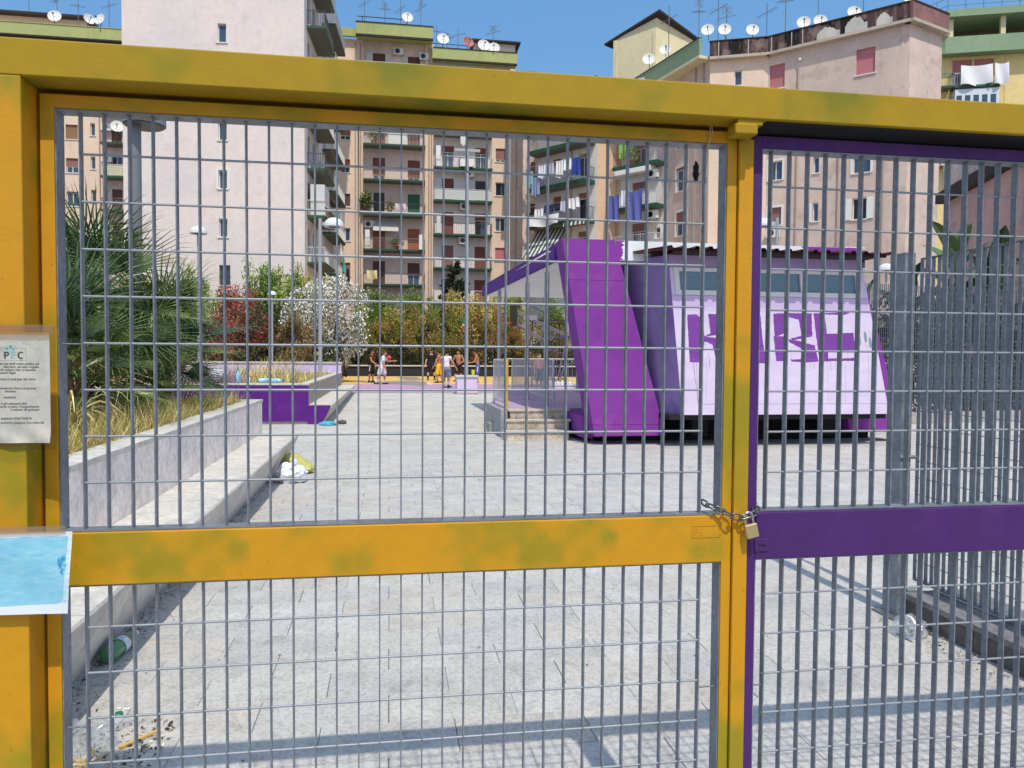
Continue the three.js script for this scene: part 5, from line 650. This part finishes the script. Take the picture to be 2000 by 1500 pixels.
// ---------- roof dishes and antennas ----------
{ const gR = 'dishes on the right block parapet', gC = 'dishes on the central block roof', gA = 'dishes on the far left roof';
  const bowl = new THREE.LatheGeometry(Array.from({ length: 9 }, (_, i) => new THREE.Vector2(Math.max(.001, i / 8 * .5), .11 * (i / 8) ** 2)), 28); bowl.rotateX(Math.PI / 2);
  const wd = M([228, 228, 224], .5), rd = M([176, 104, 90], .6);
  const mk = () => { const t = thing('satellite_dish', 'x', 'satellite dish', [0, 0, 0]); part('bowl', bowl, wd, t); part('arm', [tube([0, -.42, .08], [0, -.12, .5], .018, 5), bx(-.05, .05, -.14, -.04, .46, .58)], darkSteel, t); part('mast', [tube([0, -1.1, -.12], [0, .05, -.12], .03, 6), tube([0, 0, -.12], [0, 0, .01], .04, 6)], darkSteel, t); return t; };
  const first = mk(); let used = false; const dish = (label, x, y, z, s, turn, grp, red) => { let o = first; if (used) o = copyOf(first, [x, y, z], turn, label); else { o.position.set(x, y, z); o.rotation.y = turn; o.userData.label = label; used = true; } o.userData.group = grp; o.scale.setScalar(s * .82); o.rotation.x = -.3; if (red) { const b = o.children[0]; b.material = rd; } return o; };
  dish('satellite dish leftmost on the far left roof', -27.97, 30.1, -71.4, 1.3, .1, gA); dish('middle satellite dish of the three on the far left roof', -25.23, 30.0, -71.2, 1.1, .7, gA); dish('satellite dish rightmost on the far left roof', -24.27, 30.0, -71.1, 1.2, -.4, gA); dish('satellite dish on the balcony beside the white block', -22.96, 21.0, -70.9, 1.3, .25, gA);
  dish('satellite dish above the pale green parapet of the central block', 1.54, 31.2, -69.0, 1.2, .1, gC); dish('satellite dish at the step of the central parapet', 4.67, 29.6, -69.1, 1.3, .1, gC); dish('reddish satellite dish beside the roof tower', 6.91, 29.5, -69.1, 1.2, .3, gC, true); dish('satellite dish in front of the roof tower', 8.3, 29.3, -69.1, 1.35, .1, gC); dish('satellite dish rightmost before the roof tower', 9.2, 29.1, -69.1, 1.35, -.1, gC);
  dish('satellite dish lowest in front of the cream stair tower', 19.18, 23.9, -56.0, 1.15, -.3, gR); dish('satellite dish above the green parapet by the cream tower', 20.09, 24.3, -55.0, 1.05, -.3, gR);
  [['first satellite dish on the stained parapet from the left', 21.5, 24.0, -50.6], ['second satellite dish on the stained parapet from the left', 22.4, 23.8, -49.9], ['third satellite dish on the stained parapet from the left', 24.05, 23.6, -49.2], ['fourth satellite dish on the stained parapet from the left', 26.75, 23.55, -47.4], ['fifth satellite dish on the stained parapet from the left', 27.5, 23.4, -46.7], ['sixth satellite dish on the stained parapet from the left', 28.9, 23.4, -45.2], ['satellite dish at the corner of the stained parapet', 31.4, 23.6, -43.2]].forEach(([l, x, y, z], i) => dish(l, x, y, z, 1.05, -.45 + (i % 3) * .12, gR));
  const am = M([124, 126, 130], .5, { metalness: .4 }); const ant = (label, x, y, z, h, turn, k, grp) => { const t = thing('tv_antenna', label, 'antenna', [x, y, z], turn, grp); part('mast', [tube([0, 0, 0], [0, h, 0], .03, 6)], am, t); const b = []; b.push(tube([-.7, h * .8, 0], [.7, h * .8 + .35, 0], .018, 5)); for (let i = 0; i < 7; i++) { const u = -.6 + i * .2; b.push(tube([u, h * .8 + .175 + u * .25, -.35 + i * .02], [u, h * .8 + .175 + u * .25, .35 - i * .02], .011, 4)); } if (k) { for (let i = 0; i < 4; i++) b.push(tube([-.35, h - .06 - i * .14, -.1], [.35, h - .06 - i * .14, .1], .011, 4)); b.push(tube([-.3, h - .5, 0], [.3, h, 0], .014, 4), tube([.3, h - .5, 0], [-.3, h, 0], .014, 4)); } part('boom', b, am, t); };
  const L = { A: 'antennas on the far left roof', C: 'antennas on the central block roof', R: 'antennas on the right block roof' };
  const put = (list, g, txt) => list.forEach(([x, y, z, h], i) => ant('thin tv antenna number ' + ['one', 'two', 'three', 'four', 'five', 'six', 'seven', 'eight', 'nine', 'ten', 'eleven'][i] + ' from the left ' + txt, x, y, z, h, rr(-1, 1), i % 2, g));
  reseed(9); put([[-31.5, 31.4, -75, 3.2], [-29.4, 31.4, -75.5, 2.2], [-26.9, 28.3, -73.5, 4.4], [-25.4, 28.3, -74, 3.2], [-24.2, 28.3, -73, 4.4], [-22.6, 28.3, -73.4, 3.2]], L.A, 'on the far left roof'); put([[-2.2, 29.3, -71, 4.4], [-.4, 29.3, -71.4, 4.2], [1.0, 29.3, -71.8, 4.6], [2.8, 29.3, -71, 4.4], [4.2, 27.8, -70.6, 3.6], [5.2, 27.8, -71, 3.2], [6.2, 27.8, -71.4, 3.8], [9.3, 27.6, -70.2, 4.0]], L.C, 'on the central roof');
  put([[20.2, 21.7, -54.6, 5.6], [21.6, 21.7, -52.4, 5.2], [22.6, 21.7, -51.4, 5.0], [23.4, 21.7, -51.8, 4.6], [25.5, 21.7, -50, 4.2], [26.6, 21.7, -49.5, 5], [28.4, 21.7, -48.5, 5], [30.4, 21.7, -46.5, 4.4], [32.6, 21.7, -45.5, 4]], L.R, 'on the right roof'); }
// ---------- litter ----------
function blob(r, s, rough, seed, squash = 0) { const g = new THREE.IcosahedronGeometry(1, 5), p = g.attributes.position; for (let i = 0; i < p.count; i++) { const v = V().fromBufferAttribute(p, i), a = Math.atan2(v.z, v.x), n = fbm(a / 6.2832 + .5, v.y * .2 + .5, 6, seed, 4), f = Math.abs(fbm(a / 6.2832 + .5, v.y * .12 + .5, 16, seed + 4, 3) - .5); let k = 1 + (n - .5) * rough + f * rough * -1.1; if (v.y > .55) k *= 1 - (v.y - .55) * .35; let y = v.y * r[1] * k; if (y < -r[1] * s) y = -r[1] * s + (y + r[1] * s) * .08; p.setXYZ(i, v.x * r[0] * k, y + r[1] * s, v.z * r[2] * k); } g.deleteAttribute('uv'); const m = triUV(g); m.computeVertexNormals(); return toCreasedNormals(m, .7); }
const bagW = M([222, 226, 232], .38), bagY = M([186, 182, 104], .4);
{ const b = thing('rubbish_bag', 'white plastic rubbish bag lying at the foot of the bench', 'rubbish bag', [-1.2, 0, -9.95]); part('bag', [blob([.21, .16, .18], .75, .95, 5)], bagW, b); part('tie', [blob([.035, .05, .03], .4, .8, 8).translate(.03, .235, 0)], bagW, b);
  const c = thing('rubbish_bag', 'yellow plastic sack leaning on the bench end behind the white bag', 'rubbish bag', [-1.22, 0, -10.75], -.5); const g = blob([.24, .2, .15], .8, .5, 15); const p = g.attributes.position; for (let i = 0; i < p.count; i++) { const x = p.getX(i), y = p.getY(i); p.setY(i, Math.max(0, y * (1.0 - (x + .24) / .48 * .62))); } g.computeVertexNormals(); part('bag', [g], bagY, c);
  const d = thing('rubbish_bag', 'grey striped plastic bag resting on the planter coping', 'rubbish bag', [-3.95, .9, -18.75]); part('bag', [blob([.24, .24, .2], .7, .6, 25)], M([206, 210, 214], .4), d); part('handle', [path([[-.2, .02, .15], [-.28, .1, .22], [-.16, .2, .2], [-.08, .05, .22]], .012, 20, 5), path([[.1, .03, .2], [.22, .06, .26], [.24, .0, .24]], .012, 16, 5)], M([60, 60, 64], .5), d);
  const w = M([150, 196, 222], .15), bl = (l, x, y, z, r, h, m) => { const t = thing('plastic_bottle', l, 'bottle', [x, y, z]); const pts = [[.001, 0], [r * .9, .005], [r, .03], [r, h * .6], [r * .8, h * .72], [r * .34, h * .9], [r * .34, h]].map(q => new THREE.Vector2(...q)); part('body', [new THREE.LatheGeometry(pts, 18)], m || w, t); part('cap', [new THREE.CylinderGeometry(r * .38, r * .38, .03, 12).translate(0, h + .015, 0)], M([60, 120, 200], .5), t); return t; };
  bl('blue water bottle standing beside the grey bag on the planter', -3.42, .95, -18.4, .06, .3); const c2 = thing('paper_cup', 'white paper cup between the bottles on the planter edge', 'cup', [-3.2, .95, -18.4]); const cg = new THREE.CylinderGeometry(.055, .04, .13, 16, 1, true); cg.translate(0, .065, 0); part('wall', [cg], white, c2); part('bottom', [new THREE.CircleGeometry(.04, 16).rotateX(-Math.PI / 2).translate(0, .004, 0)], white, c2);
  const q1 = bl('blue bottle lying left on the planter edge', -2.98, 1.0, -18.42, .055, .28); q1.rotation.set(0, .2, -1.45); const q2 = bl('blue bottle lying right on the planter edge', -2.7, 1.0, -18.4, .055, .28); q2.rotation.set(0, -.3, -1.5);
  const bb = thing('blue_bag', 'crumpled turquoise plastic bag on the ground by the purple planter', 'plastic bag', [-1.38, 0, -17.95]); part('bag', [blob([.2, .07, .1], .6, .7, 33)], M([60, 176, 204], .4), bb); const bk = thing('dark_rubbish', 'dark crumpled rubbish beside the turquoise bag', 'rubbish', [-1.1, 0, -18.3]); part('bag', [blob([.11, .07, .09], .6, .8, 39)], M([84, 84, 84], .6), bk); }
{ // green bottle against the bench
  const t = thing('green_bottle', 'green plastic water bottle lying against the bench foot', 'bottle', [-1.43, .046, -4.17]); const pts = [[.001, 0], [.03, .002], [.042, .012], [.044, .06], [.042, .12], [.044, .19], [.042, .23], [.03, .275], [.014, .305], [.0135, .33]].map(q => new THREE.Vector2(...q)); part('body', [new THREE.LatheGeometry(pts, 24)], new THREE.MeshPhysicalMaterial({ color: S(120, 190, 140), transmission: .55, thickness: 0, roughness: .15, side: THREE.DoubleSide }), t); const lb = canvasMat(512, 128, (x, w, h) => { x.fillStyle = '#c9d8e8'; x.fillRect(0, 0, w, h); x.fillStyle = '#b03a3a'; x.fillRect(0, 0, w, 22); x.fillStyle = '#eef3f8'; for (let i = 0; i < 4; i++) { x.beginPath(); x.arc(64 + i * 128, 74, 36, 0, 7); x.fill(); } x.strokeStyle = '#7c95b8'; x.lineWidth = 4; for (let i = 0; i < 4; i++) { x.beginPath(); x.arc(64 + i * 128, 74, 36, 0, 7); x.stroke(); x.beginPath(); x.arc(64 + i * 128, 74, 22, 0, 7); x.stroke(); } }, .5); const lg = new THREE.CylinderGeometry(.0452, .0452, .075, 28, 1, true); lg.translate(0, .16, 0); part('label_band', lg, lb, t); part('cap', [new THREE.CylinderGeometry(.016, .016, .02, 14).translate(0, .338, 0)], M([228, 230, 228], .5), t); t.rotation.set(-1.57, 0, 0); t.rotation.order = 'YXZ'; t.rotation.y = -.10; }
{ reseed(61); const clear = new THREE.MeshPhysicalMaterial({ color: S(236, 240, 244), transmission: .8, thickness: 0, roughness: .12, side: THREE.DoubleSide });
  const t = thing('plastic_film', 'crumpled clear plastic film on the paving by the gate foot', 'plastic film', [-1.26, .002, -3.36]); part('film', [sheet(.3, .26, 46, 40, (u, v) => [.012 + .05 * Math.abs(fbm(u, v, 7, 17, 4) - .42) + .02 * Math.sin(u * 14 + v * 9) ** 2, .02 * Math.sin(v * 9), .02 * Math.sin(u * 8)]).rotateX(-Math.PI / 2)], clear, t);
  const c = thing('clear_bag', 'clear plastic bag with bottle lying beside the right kerb', 'plastic bag', [3.0, 0, -3.98], .6); part('bag', [blob([.13, .07, .1], .6, .9, 45)], clear, c); part('rim', [new THREE.TorusGeometry(.06, .008, 8, 24).rotateY(.9).translate(-.1, .075, .02)], white, c);
  const s = solo('wooden_stick', [rbx(-.085, .085, 0, .012, -.008, .008, .002)], M([206, 172, 96], .8), 'flat yellowish wooden stick on the paving near the gate', 'stick'); s.position.set(-1.02, .001, -3.33); s.rotation.y = .85;
  const cap = thing('bottle_cap_pieces', 'green bottle cap and broken white bits near the bench', 'litter', [-1.18, 0, -3.6]); part('cap', [new THREE.CylinderGeometry(.016, .016, .014, 16).translate(0, .007, .02)], M([24, 120, 84], .5), cap); part('bits', [rbx(-.03, -.01, 0, .006, -.05, -.04, .002), rbx(.0, .03, 0, .006, -.04, -.028, .002), rbx(-.02, .01, 0, .005, -.02, -.012, .002)], white, cap);
  const lt = reg(new THREE.Group(), 'leaf_litter', 'dry leaves and dirt collected along the bench foot and kerb', 'litter', null, 'stuff'), list = []; for (let i = 0; i < 2600; i++) { const k = rnd(); let x, z; if (k < .72) { z = rr(-11.5, -2.4); x = -1.5 + Math.abs(rr(-1, 1) * rr(0, 1)) * .24; } else if (k < .86) { z = rr(-4.3, -2); x = 3.13 - Math.pow(rnd(), 2) * .2; } else { z = rr(-3.5, -3.1); x = rr(-1.35, -.9); } const s = rr(.006, .026); _e.set(-1.57 + rr(-.3, .3), rr(0, 6.28), rr(-.3, .3), 'YXZ'); list.push([new THREE.Matrix4().compose(V(x, rr(.002, .009), z), _q.setFromEuler(_e).clone(), V(s * rr(.4, 1.4), s * rr(.5, 1.8), s)), tint(pick([[96, 82, 62], [60, 52, 44], [150, 130, 96], [190, 182, 168], [74, 66, 54], [44, 40, 36]]))]); } inst('leaves', leafGeo, leafMat, list, lt, 'stuff');
  const sp = reg(new THREE.Group(), 'paper_scraps', 'small pale scraps and twigs scattered over the paving', 'litter', null, 'stuff'), l2 = []; for (let i = 0; i < 260; i++) { const z = -rr(2.5, 13), x = rr(-1.2, 3.1) + (z < -6 ? rr(0, 4) : 0), s = rr(.006, .022); _e.set(-1.57 + rr(-.2, .2), rr(0, 6.28), 0, 'YXZ'); l2.push([new THREE.Matrix4().compose(V(x, .003, z), _q.setFromEuler(_e).clone(), V(s * rr(.3, 1.2), s * rr(.6, 2.2), s)), tint(pick([[120, 104, 80], [214, 212, 206], [84, 74, 62], [70, 64, 56]]))]); } inst('scraps', leafGeo, leafMat, l2, sp, 'stuff');
  const ds = thing('dry_straw_bunch', 'bunch of dry straw leaves at the lower left gate corner', 'plant debris', [-1.17, .002, -3.14]); for (let i = 0; i < 18; i++) { const a = rr(-.7, 3.6), L = rr(.05, .14), x = rr(-.1, .06), z = rr(-.03, .03), y = rr(.004, .02); part('blade', [tube([x, y, z], [x + Math.cos(a) * L, rr(.003, .03), z - Math.sin(a) * L], rr(.002, .0045), 4, .0008)], M([206, 186, 136], .8), ds); } }
// ---------- people ----------
function nets(f, lo, hi, c) { // surface nets over a signed distance
  const n = [0, 1, 2].map(i => Math.ceil((hi[i] - lo[i]) / c) + 1), N = n[0] * n[1], val = new Float32Array(N * n[2]);
  for (let k = 0; k < n[2]; k++) for (let j = 0; j < n[1]; j++) for (let i = 0; i < n[0]; i++) val[i + j * n[0] + k * N] = f(lo[0] + i * c, lo[1] + j * c, lo[2] + k * c);
  const id = new Int32Array(N * n[2]).fill(-1), P = [], I = [], off = [0, 1, n[0], n[0] + 1, N, N + 1, N + n[0], N + n[0] + 1], E = [[0, 1], [2, 3], [4, 5], [6, 7], [0, 2], [1, 3], [4, 6], [5, 7], [0, 4], [1, 5], [2, 6], [3, 7]];
  for (let k = 0; k < n[2] - 1; k++) for (let j = 0; j < n[1] - 1; j++) for (let i = 0; i < n[0] - 1; i++) { const b = i + j * n[0] + k * N; let m = 0; for (let q = 0; q < 8; q++) if (val[b + off[q]] < 0) m |= 1 << q; if (m === 0 || m === 255) continue; let x = 0, y = 0, z = 0, t = 0; for (const [a, d] of E) { const va = val[b + off[a]], vd = val[b + off[d]]; if ((va < 0) === (vd < 0)) continue; const s = va / (va - vd); x += (a & 1) + ((d & 1) - (a & 1)) * s; y += (a >> 1 & 1) + ((d >> 1 & 1) - (a >> 1 & 1)) * s; z += (a >> 2) + ((d >> 2) - (a >> 2)) * s; t++; } id[b] = P.length / 3; P.push(lo[0] + (i + x / t) * c, lo[1] + (j + y / t) * c, lo[2] + (k + z / t) * c); }
  for (let k = 1; k < n[2] - 1; k++) for (let j = 1; j < n[1] - 1; j++) for (let i = 1; i < n[0] - 1; i++) { const b = i + j * n[0] + k * N, s = val[b] < 0; [[1, n[0], N], [n[0], N, 1], [N, 1, n[0]]].forEach(([d, u, v]) => { const e = val[b + d] < 0; if (s === e) return; const a = id[b], q = id[b - u], r = id[b - u - v], w = id[b - v]; if (a < 0 || q < 0 || r < 0 || w < 0) return; if (s) I.push(a, q, r, a, r, w); else I.push(a, r, q, a, w, r); }); }
  const g = new THREE.BufferGeometry(); g.setAttribute('position', new THREE.Float32BufferAttribute(P, 3)); g.setIndex(I); g.computeVertexNormals(); return g.toNonIndexed();
}
const cap = (p, a, b, ra, rb, zs = 1) => { const ax = b[0] - a[0], ay = b[1] - a[1], az = (b[2] - a[2]) * zs, px = p[0] - a[0], py = p[1] - a[1], pz = (p[2] - a[2]) * zs, t = Math.max(0, Math.min(1, (px * ax + py * ay + pz * az) / (ax * ax + ay * ay + az * az + 1e-9))); return Math.hypot(px - ax * t, py - ay * t, pz - az * t) - (ra + (rb - ra) * t); };
const smin = (a, b, k) => { const h = Math.max(k - Math.abs(a - b), 0) / k; return Math.min(a, b) - h * h * k * .25; };
function person(label, x, y, z, H, turn, o) {
  const t = thing('person', label, 'person', [x, y, z], turn, 'players on the court'), h = v => v.map(q => q * H), J = {};
  const add = (a, d, l) => { const m = Math.hypot(...d); return [a[0] + d[0] / m * l, a[1] + d[1] / m * l, a[2] + d[2] / m * l]; };
  const lean = o.lean || 0; J.pel = [0, .535, 0]; J.wai = [0, .62, lean * .03]; J.che = [0, .735, lean * .08]; J.nek = [0, .835, lean * .12]; J.hed = [(o.look || 0) * .01, .925, lean * .15 + .012];
  const seg = [];
  for (const s of [-1, 1]) { const A = s < 0 ? o.armR : o.armL, Lg = s < 0 ? o.legR : o.legL; const sh = [s * .108, .808, lean * .11], el = add(sh, [A[0] * s, A[1], A[2]], .172), wr = add(el, [A[3] * s, A[4], A[5]], .145), hip = [s * .055, .52, 0], kn = add(hip, [Lg[0] * s, Lg[1], Lg[2]], .245), an = add(kn, [Lg[3] * s, Lg[4], Lg[5]], .235), toe = [an[0] + s * .02, Math.max(.016, an[1] - .028), an[2] + .085], hd = add(wr, [A[3] * s, A[4], A[5]], .055); J[s] = { sh, el, wr, hip, kn, an, toe, hd, fd: [A[3] * s, A[4], A[5]] }; }
  const low = Math.min(J[-1].an[1], J[1].an[1], J[-1].toe[1] + .02, J[1].toe[1] + .02) - .04; // stand on the ground
  const dn = p => { p[1] -= low; }; for (const k of ['pel', 'wai', 'che', 'nek', 'hed']) dn(J[k]); for (const s of [-1, 1]) for (const k of ['sh', 'el', 'wr', 'hip', 'kn', 'an', 'toe', 'hd']) dn(J[s][k]);
  const torso = (p, g) => { let d = cap(p, J.pel, J.wai, .078 + g, .066 + g, 1.35); d = smin(d, cap(p, J.wai, J.che, .066 + g, .084 + g, 1.4), .03); return smin(d, cap(p, J[-1].sh, J[1].sh, .038 + g, .038 + g, 1.1), .05); };
  const thigh = (p, s, g, e = 1) => { const a = J[s].hip, b = J[s].kn, q = [a[0] + (b[0] - a[0]) * e, a[1] + (b[1] - a[1]) * e, a[2] + (b[2] - a[2]) * e]; return cap(p, a, q, .056 + g, .056 + (.038 - .056) * e + g * (1 + e * .8)); };
  const body = (X, Y, Z) => { const p = [X / H, Y / H, Z / H]; let d = torso(p, 0); d = smin(d, cap(p, J.che, J.nek, .05, .031), .04); d = smin(d, cap(p, J.nek, J.hed, .031, .034), .02); const q = [(p[0] - J.hed[0]) / .046, (p[1] - J.hed[1]) / .068, (p[2] - J.hed[2]) / .057]; d = smin(d, (Math.hypot(...q) - 1) * .046, .015); d = smin(d, cap(p, [J.hed[0], J.hed[1] + .004, J.hed[2] + .056], [J.hed[0], J.hed[1] - .016, J.hed[2] + .064], .006, .009), .01); d = smin(d, cap(p, [J.hed[0] - .048, J.hed[1] - .012, J.hed[2]], [J.hed[0] - .048, J.hed[1] + .01, J.hed[2]], .008, .009), .006); d = smin(d, cap(p, [J.hed[0] + .048, J.hed[1] - .012, J.hed[2]], [J.hed[0] + .048, J.hed[1] + .01, J.hed[2]], .008, .009), .006); for (const s of [-1, 1]) { const j = J[s]; d = smin(d, cap(p, j.sh, j.el, .032, .025), .025); d = smin(d, cap(p, j.el, j.wr, .026, .017), .012); d = smin(d, cap(p, j.wr, j.hd, .016, .02), .012); d = smin(d, thigh(p, s, 0), .025); d = smin(d, cap(p, j.kn, j.an, .037, .021), .015); d = smin(d, cap(p, [j.kn[0], j.kn[1] - .06, j.kn[2] - .014], [j.kn[0] * .5 + j.an[0] * .5, (j.kn[1] + j.an[1]) / 2, (j.kn[2] + j.an[2]) / 2], .03, .024), .02); d = smin(d, cap(p, j.an, j.toe, .022, .018), .012); } return d * H; };
  const all = [J.hed, J.pel, ...[-1, 1].flatMap(k => Object.values(J[k]).slice(0, 8))], ext = (i, f) => f(...all.map(q => q[i])), lo = h([ext(0, Math.min) - .09, -.01, ext(2, Math.min) - .11]), hi = h([ext(0, Math.max) + .09, 1.03, ext(2, Math.max) + .11]), c = .0185;
  const tl = [lo[0], (J.pel[1] - .06) * H, lo[2]], th_ = [hi[0], (J.nek[1] + .03) * H, hi[2]], sl_ = [Math.min(J[-1].kn[0], J[1].kn[0], -.1) * H - .16, (Math.min(J[-1].kn[1], J[1].kn[1]) - .06) * H, Math.min(J[-1].kn[2], J[1].kn[2], 0) * H - .22], sh_ = [Math.max(J[-1].kn[0], J[1].kn[0], .1) * H + .16, (J.pel[1] + .09) * H, Math.max(J[-1].kn[2], J[1].kn[2], 0) * H + .22], bl = 0;
  const gs = [nets(body, lo, hi, c)];
  for (const s of [-1, 1]) { const j = J[s], f = V(...j.fd).normalize(), sd = V(s * 1, 0, .2).cross(f).normalize(); for (let i = 0; i < 5; i++) { const w = (i - 1.5) * .011, th = i === 4, r0 = V(...j.hd).addScaledVector(sd, th ? -.018 : w).addScaledVector(f, th ? -.02 : .01), L = th ? .03 : [.036, .042, .039, .03][i]; const k1 = r0.clone().addScaledVector(f, L * .6).addScaledVector(sd, th ? -.016 : 0), k2 = k1.clone().addScaledVector(f, L * .5).add(V(-s * .010, 0, .004)); gs.push(tube(h(r0.toArray()), h(k1.toArray()), .0055 * H, 6, .005 * H), tube(h(k1.toArray()), h(k2.toArray()), .005 * H, 6, .004 * H)); } }
  part('body', gs.map(g => { g.deleteAttribute('uv'); return g; }), M(o.skin || [176, 122, 94], .6), t);
  if (o.top) part('shirt', [nets((X, Y, Z) => { const p = [X / H, Y / H, Z / H]; let d = torso(p, .013); for (const s of [-1, 1]) if (o.sleeve) { const j = J[s], e = j.sh.map((v, i) => v + (j.el[i] - v) * o.sleeve); d = smin(d, cap(p, j.sh, e, .044, .042), .02); } d = Math.max(d, -cap(p, [0, J.nek[1] + .03, J.nek[2] + .03], [0, J.nek[1] + .1, J.nek[2]], .06, .06)); return Math.max(d, (J.pel[1] - .03 - p[1])) * H; }, tl, th_, c)], M(o.top, .85), t);
  part('shorts', [nets((X, Y, Z) => { const p = [X / H, Y / H, Z / H]; let d = cap(p, [J.pel[0], J.pel[1] + .02, J.pel[2]], [J.pel[0], J.pel[1] - .02, 0], .088, .088, 1.3); d = Math.max(d, p[1] - J.pel[1] - .05); for (const s of [-1, 1]) d = smin(d, thigh(p, s, .015, o.len || .8), .018); return d * H; }, sl_, sh_, c)], M(o.bottom, .85), t);
  for (const s of [-1, 1]) { const j = J[s]; part('shoe', [nets((X, Y, Z) => { const p = [X / H, Y / H, Z / H]; return Math.max(smin(cap(p, [j.an[0], j.toe[1] + .004, j.an[2] - .02], [j.toe[0], j.toe[1], j.toe[2] + .01], .028, .024), cap(p, [j.an[0], j.an[1] + .01, j.an[2]], j.an, .027, .027), .02), (j.toe[1] - .016) - p[1]) * H; }, h([j.an[0] - .08, -.01, j.an[2] - .1]), h([j.an[0] + .1, j.an[1] + .08, j.an[2] + .16]), .012)], M(o.shoe || [24, 24, 26], .7), t); if (o.sock) part('sock', [tube(h([j.an[0], j.an[1], j.an[2]]), h(j.an.map((v, i) => v + (j.kn[i] - v) * .45)), .029 * H, 10, .033 * H)], M(o.sock, .9), t); }
  const e = J.hed; part(o.cap ? 'cap' : 'hair', [nets((X, Y, Z) => { const p = [X / H, Y / H, Z / H]; const q = [(p[0] - e[0]) / .053, (p[1] - e[1] - .006) / .074, (p[2] - e[2] + .006) / .062]; let d = (Math.hypot(...q) - 1) * .05; d = Math.max(d, (e[1] - .008 + Math.max(0, (p[2] - e[2] + .01)) * .75) - p[1]); if (o.cap) d = smin(d, cap(p, [e[0], e[1] + .034, e[2] + .04], [e[0], e[1] + .03, e[2] + .10], .03, .02) + Math.abs(p[1] - e[1] - .032) * .6, .01); return d * H; }, h([-.1, e[1] - .1, e[2] - .1]), h([.1, e[1] + .1, e[2] + .15]), .009)], M(o.cap || o.hair || [30, 24, 20], .9), t);
  for (const s of [-1, 1]) part('eye', [new THREE.SphereGeometry(.0065 * H, 8, 6).translate((e[0] + s * .019) * H, (e[1] + .004) * H, (e[2] + .053) * H)], M([30, 24, 22], .4), t);
  if (o.stripe) part('stripe', [-1, 1].map(s => { const a = J[s].hip, b = J[s].kn; return tube(h([a[0] + s * .07, a[1], a[2]]), h([b[0] + s * .058, a[1] + (b[1] - a[1]) * .75, a[2] + (b[2] - a[2]) * .75]), .014 * H, 6); }), M(o.stripe, .8), t);
  return t;
}
const stand = [.06, -1, .05, .02, -1, -.03], hang = [.22, -1, .02, .12, -1, .2], hipA = [.5, -.9, -.1, -.6, -.5, .55];
person('player in dark red tank top and black shorts with white stripe', -.95, .128, -43.1, 1.8, 1.2, { top: [98, 26, 34], sleeve: 0, bottom: [26, 26, 30], stripe: [226, 226, 226], len: .85, armL: hang, armR: [.15, -1, .3, .1, -.5, .9], legL: stand, legR: [.1, -1, -.1, .02, -1, -.1], hair: [34, 26, 20] });
person('player in white jersey reaching out with the basketball', -.39, .128, -40.05, 1.75, 1.45, { lean: .6, top: [232, 230, 232], sleeve: .5, bottom: [226, 222, 230], len: .8, sock: [226, 224, 224], armL: [.2, -.75, .7, .0, .1, 1], armR: [.15, -1, .1, .05, -1, .35], legL: [.1, -1, .42, .04, -1, -.1], legR: [.1, -1, -.25, .04, -1, -.5], hair: [92, 60, 34], skin: [190, 140, 112] });
person('player in black tee shirt, shorts and cap facing the gate', 2.53, .128, -46.9, 1.88, .1, { top: [20, 20, 22], sleeve: .55, bottom: [24, 24, 26], len: .85, sock: [24, 24, 26], cap: [40, 30, 28], armL: [.32, -1, .02, .25, -1, .2], armR: [.32, -1, .02, .25, -1, .2], legL: [.18, -1, .03, .05, -1, -.02], legR: [.18, -1, .03, .05, -1, -.02], skin: [206, 158, 136], shoe: [90, 70, 40] });
person('bare chested player in yellow shorts beside the white vest', 2.72, .128, -42.4, 1.78, -1.9, { bottom: [232, 186, 24], len: .95, armL: [.2, -1, .35, .1, -.9, .5], armR: hang, legL: [.08, -1, .2, .02, -1, -.1], legR: [.08, -1, -.15, .02, -1, -.25] });
person('player in white vest and grey shorts striding away', 2.63, .128, -35.66, 1.77, 2.5, { top: [236, 234, 236], sleeve: 0, bottom: [132, 134, 140], len: .8, armL: hang, armR: [.35, -.9, .45, .2, -.8, .6], legL: [.3, -1, .36, .16, -1, .12], legR: [.32, -1, -.36, .18, -1, -.42], skin: [196, 146, 118], hair: [28, 22, 20], sock: [226, 224, 224] });
person('bare chested player in black shorts behind the lamp block', 4.0, .128, -44.8, 1.82, -.5, { bottom: [22, 22, 24], len: .85, armL: hipA, armR: [.5, -.9, .15, .3, -.9, .25], legL: [.12, -1, .03, .03, -1, -.02], legR: [.12, -1, .03, .03, -1, -.02] });
person('bare chested player in blue shorts right of the lamp pole', 4.85, .128, -42.3, 1.8, -1.7, { lean: .4, bottom: [70, 84, 170], stripe: [220, 224, 236], len: .95, armL: [.2, -.9, .3, -.1, -.2, 1], armR: [.2, -.9, .3, -.1, -.2, 1], legL: stand, legR: [.08, -1, .1, .02, -1, -.05], shoe: [120, 90, 70] });
person('person in pink top seen above the platform railing', 6.6, .128, -33.6, 1.62, .3, { top: [206, 128, 122], sleeve: .5, bottom: [60, 62, 80], len: .95, armL: hang, armR: hang, legL: stand, legR: stand, hair: [60, 40, 30], skin: [196, 146, 118] });
{ const b = thing('basketball', 'orange basketball held out by the player in white jersey', 'ball', [.0, 1.50, -39.98]); part('ball', [new THREE.SphereGeometry(.12, 24, 16)], M([204, 86, 60], .7), b); const s = []; for (const r of [[0, 0, 0], [Math.PI / 2, 0, 0], [0, Math.PI / 2, 0]]) s.push(new THREE.TorusGeometry(.1205, .003, 5, 36).rotateX(r[0]).rotateY(r[1])); part('seam', s, M([40, 26, 22], .8), b); }
scene.traverse(o => { if (o.isMesh) { o.castShadow = true; o.receiveShadow = true; } });
renderer.render(scene, camera);
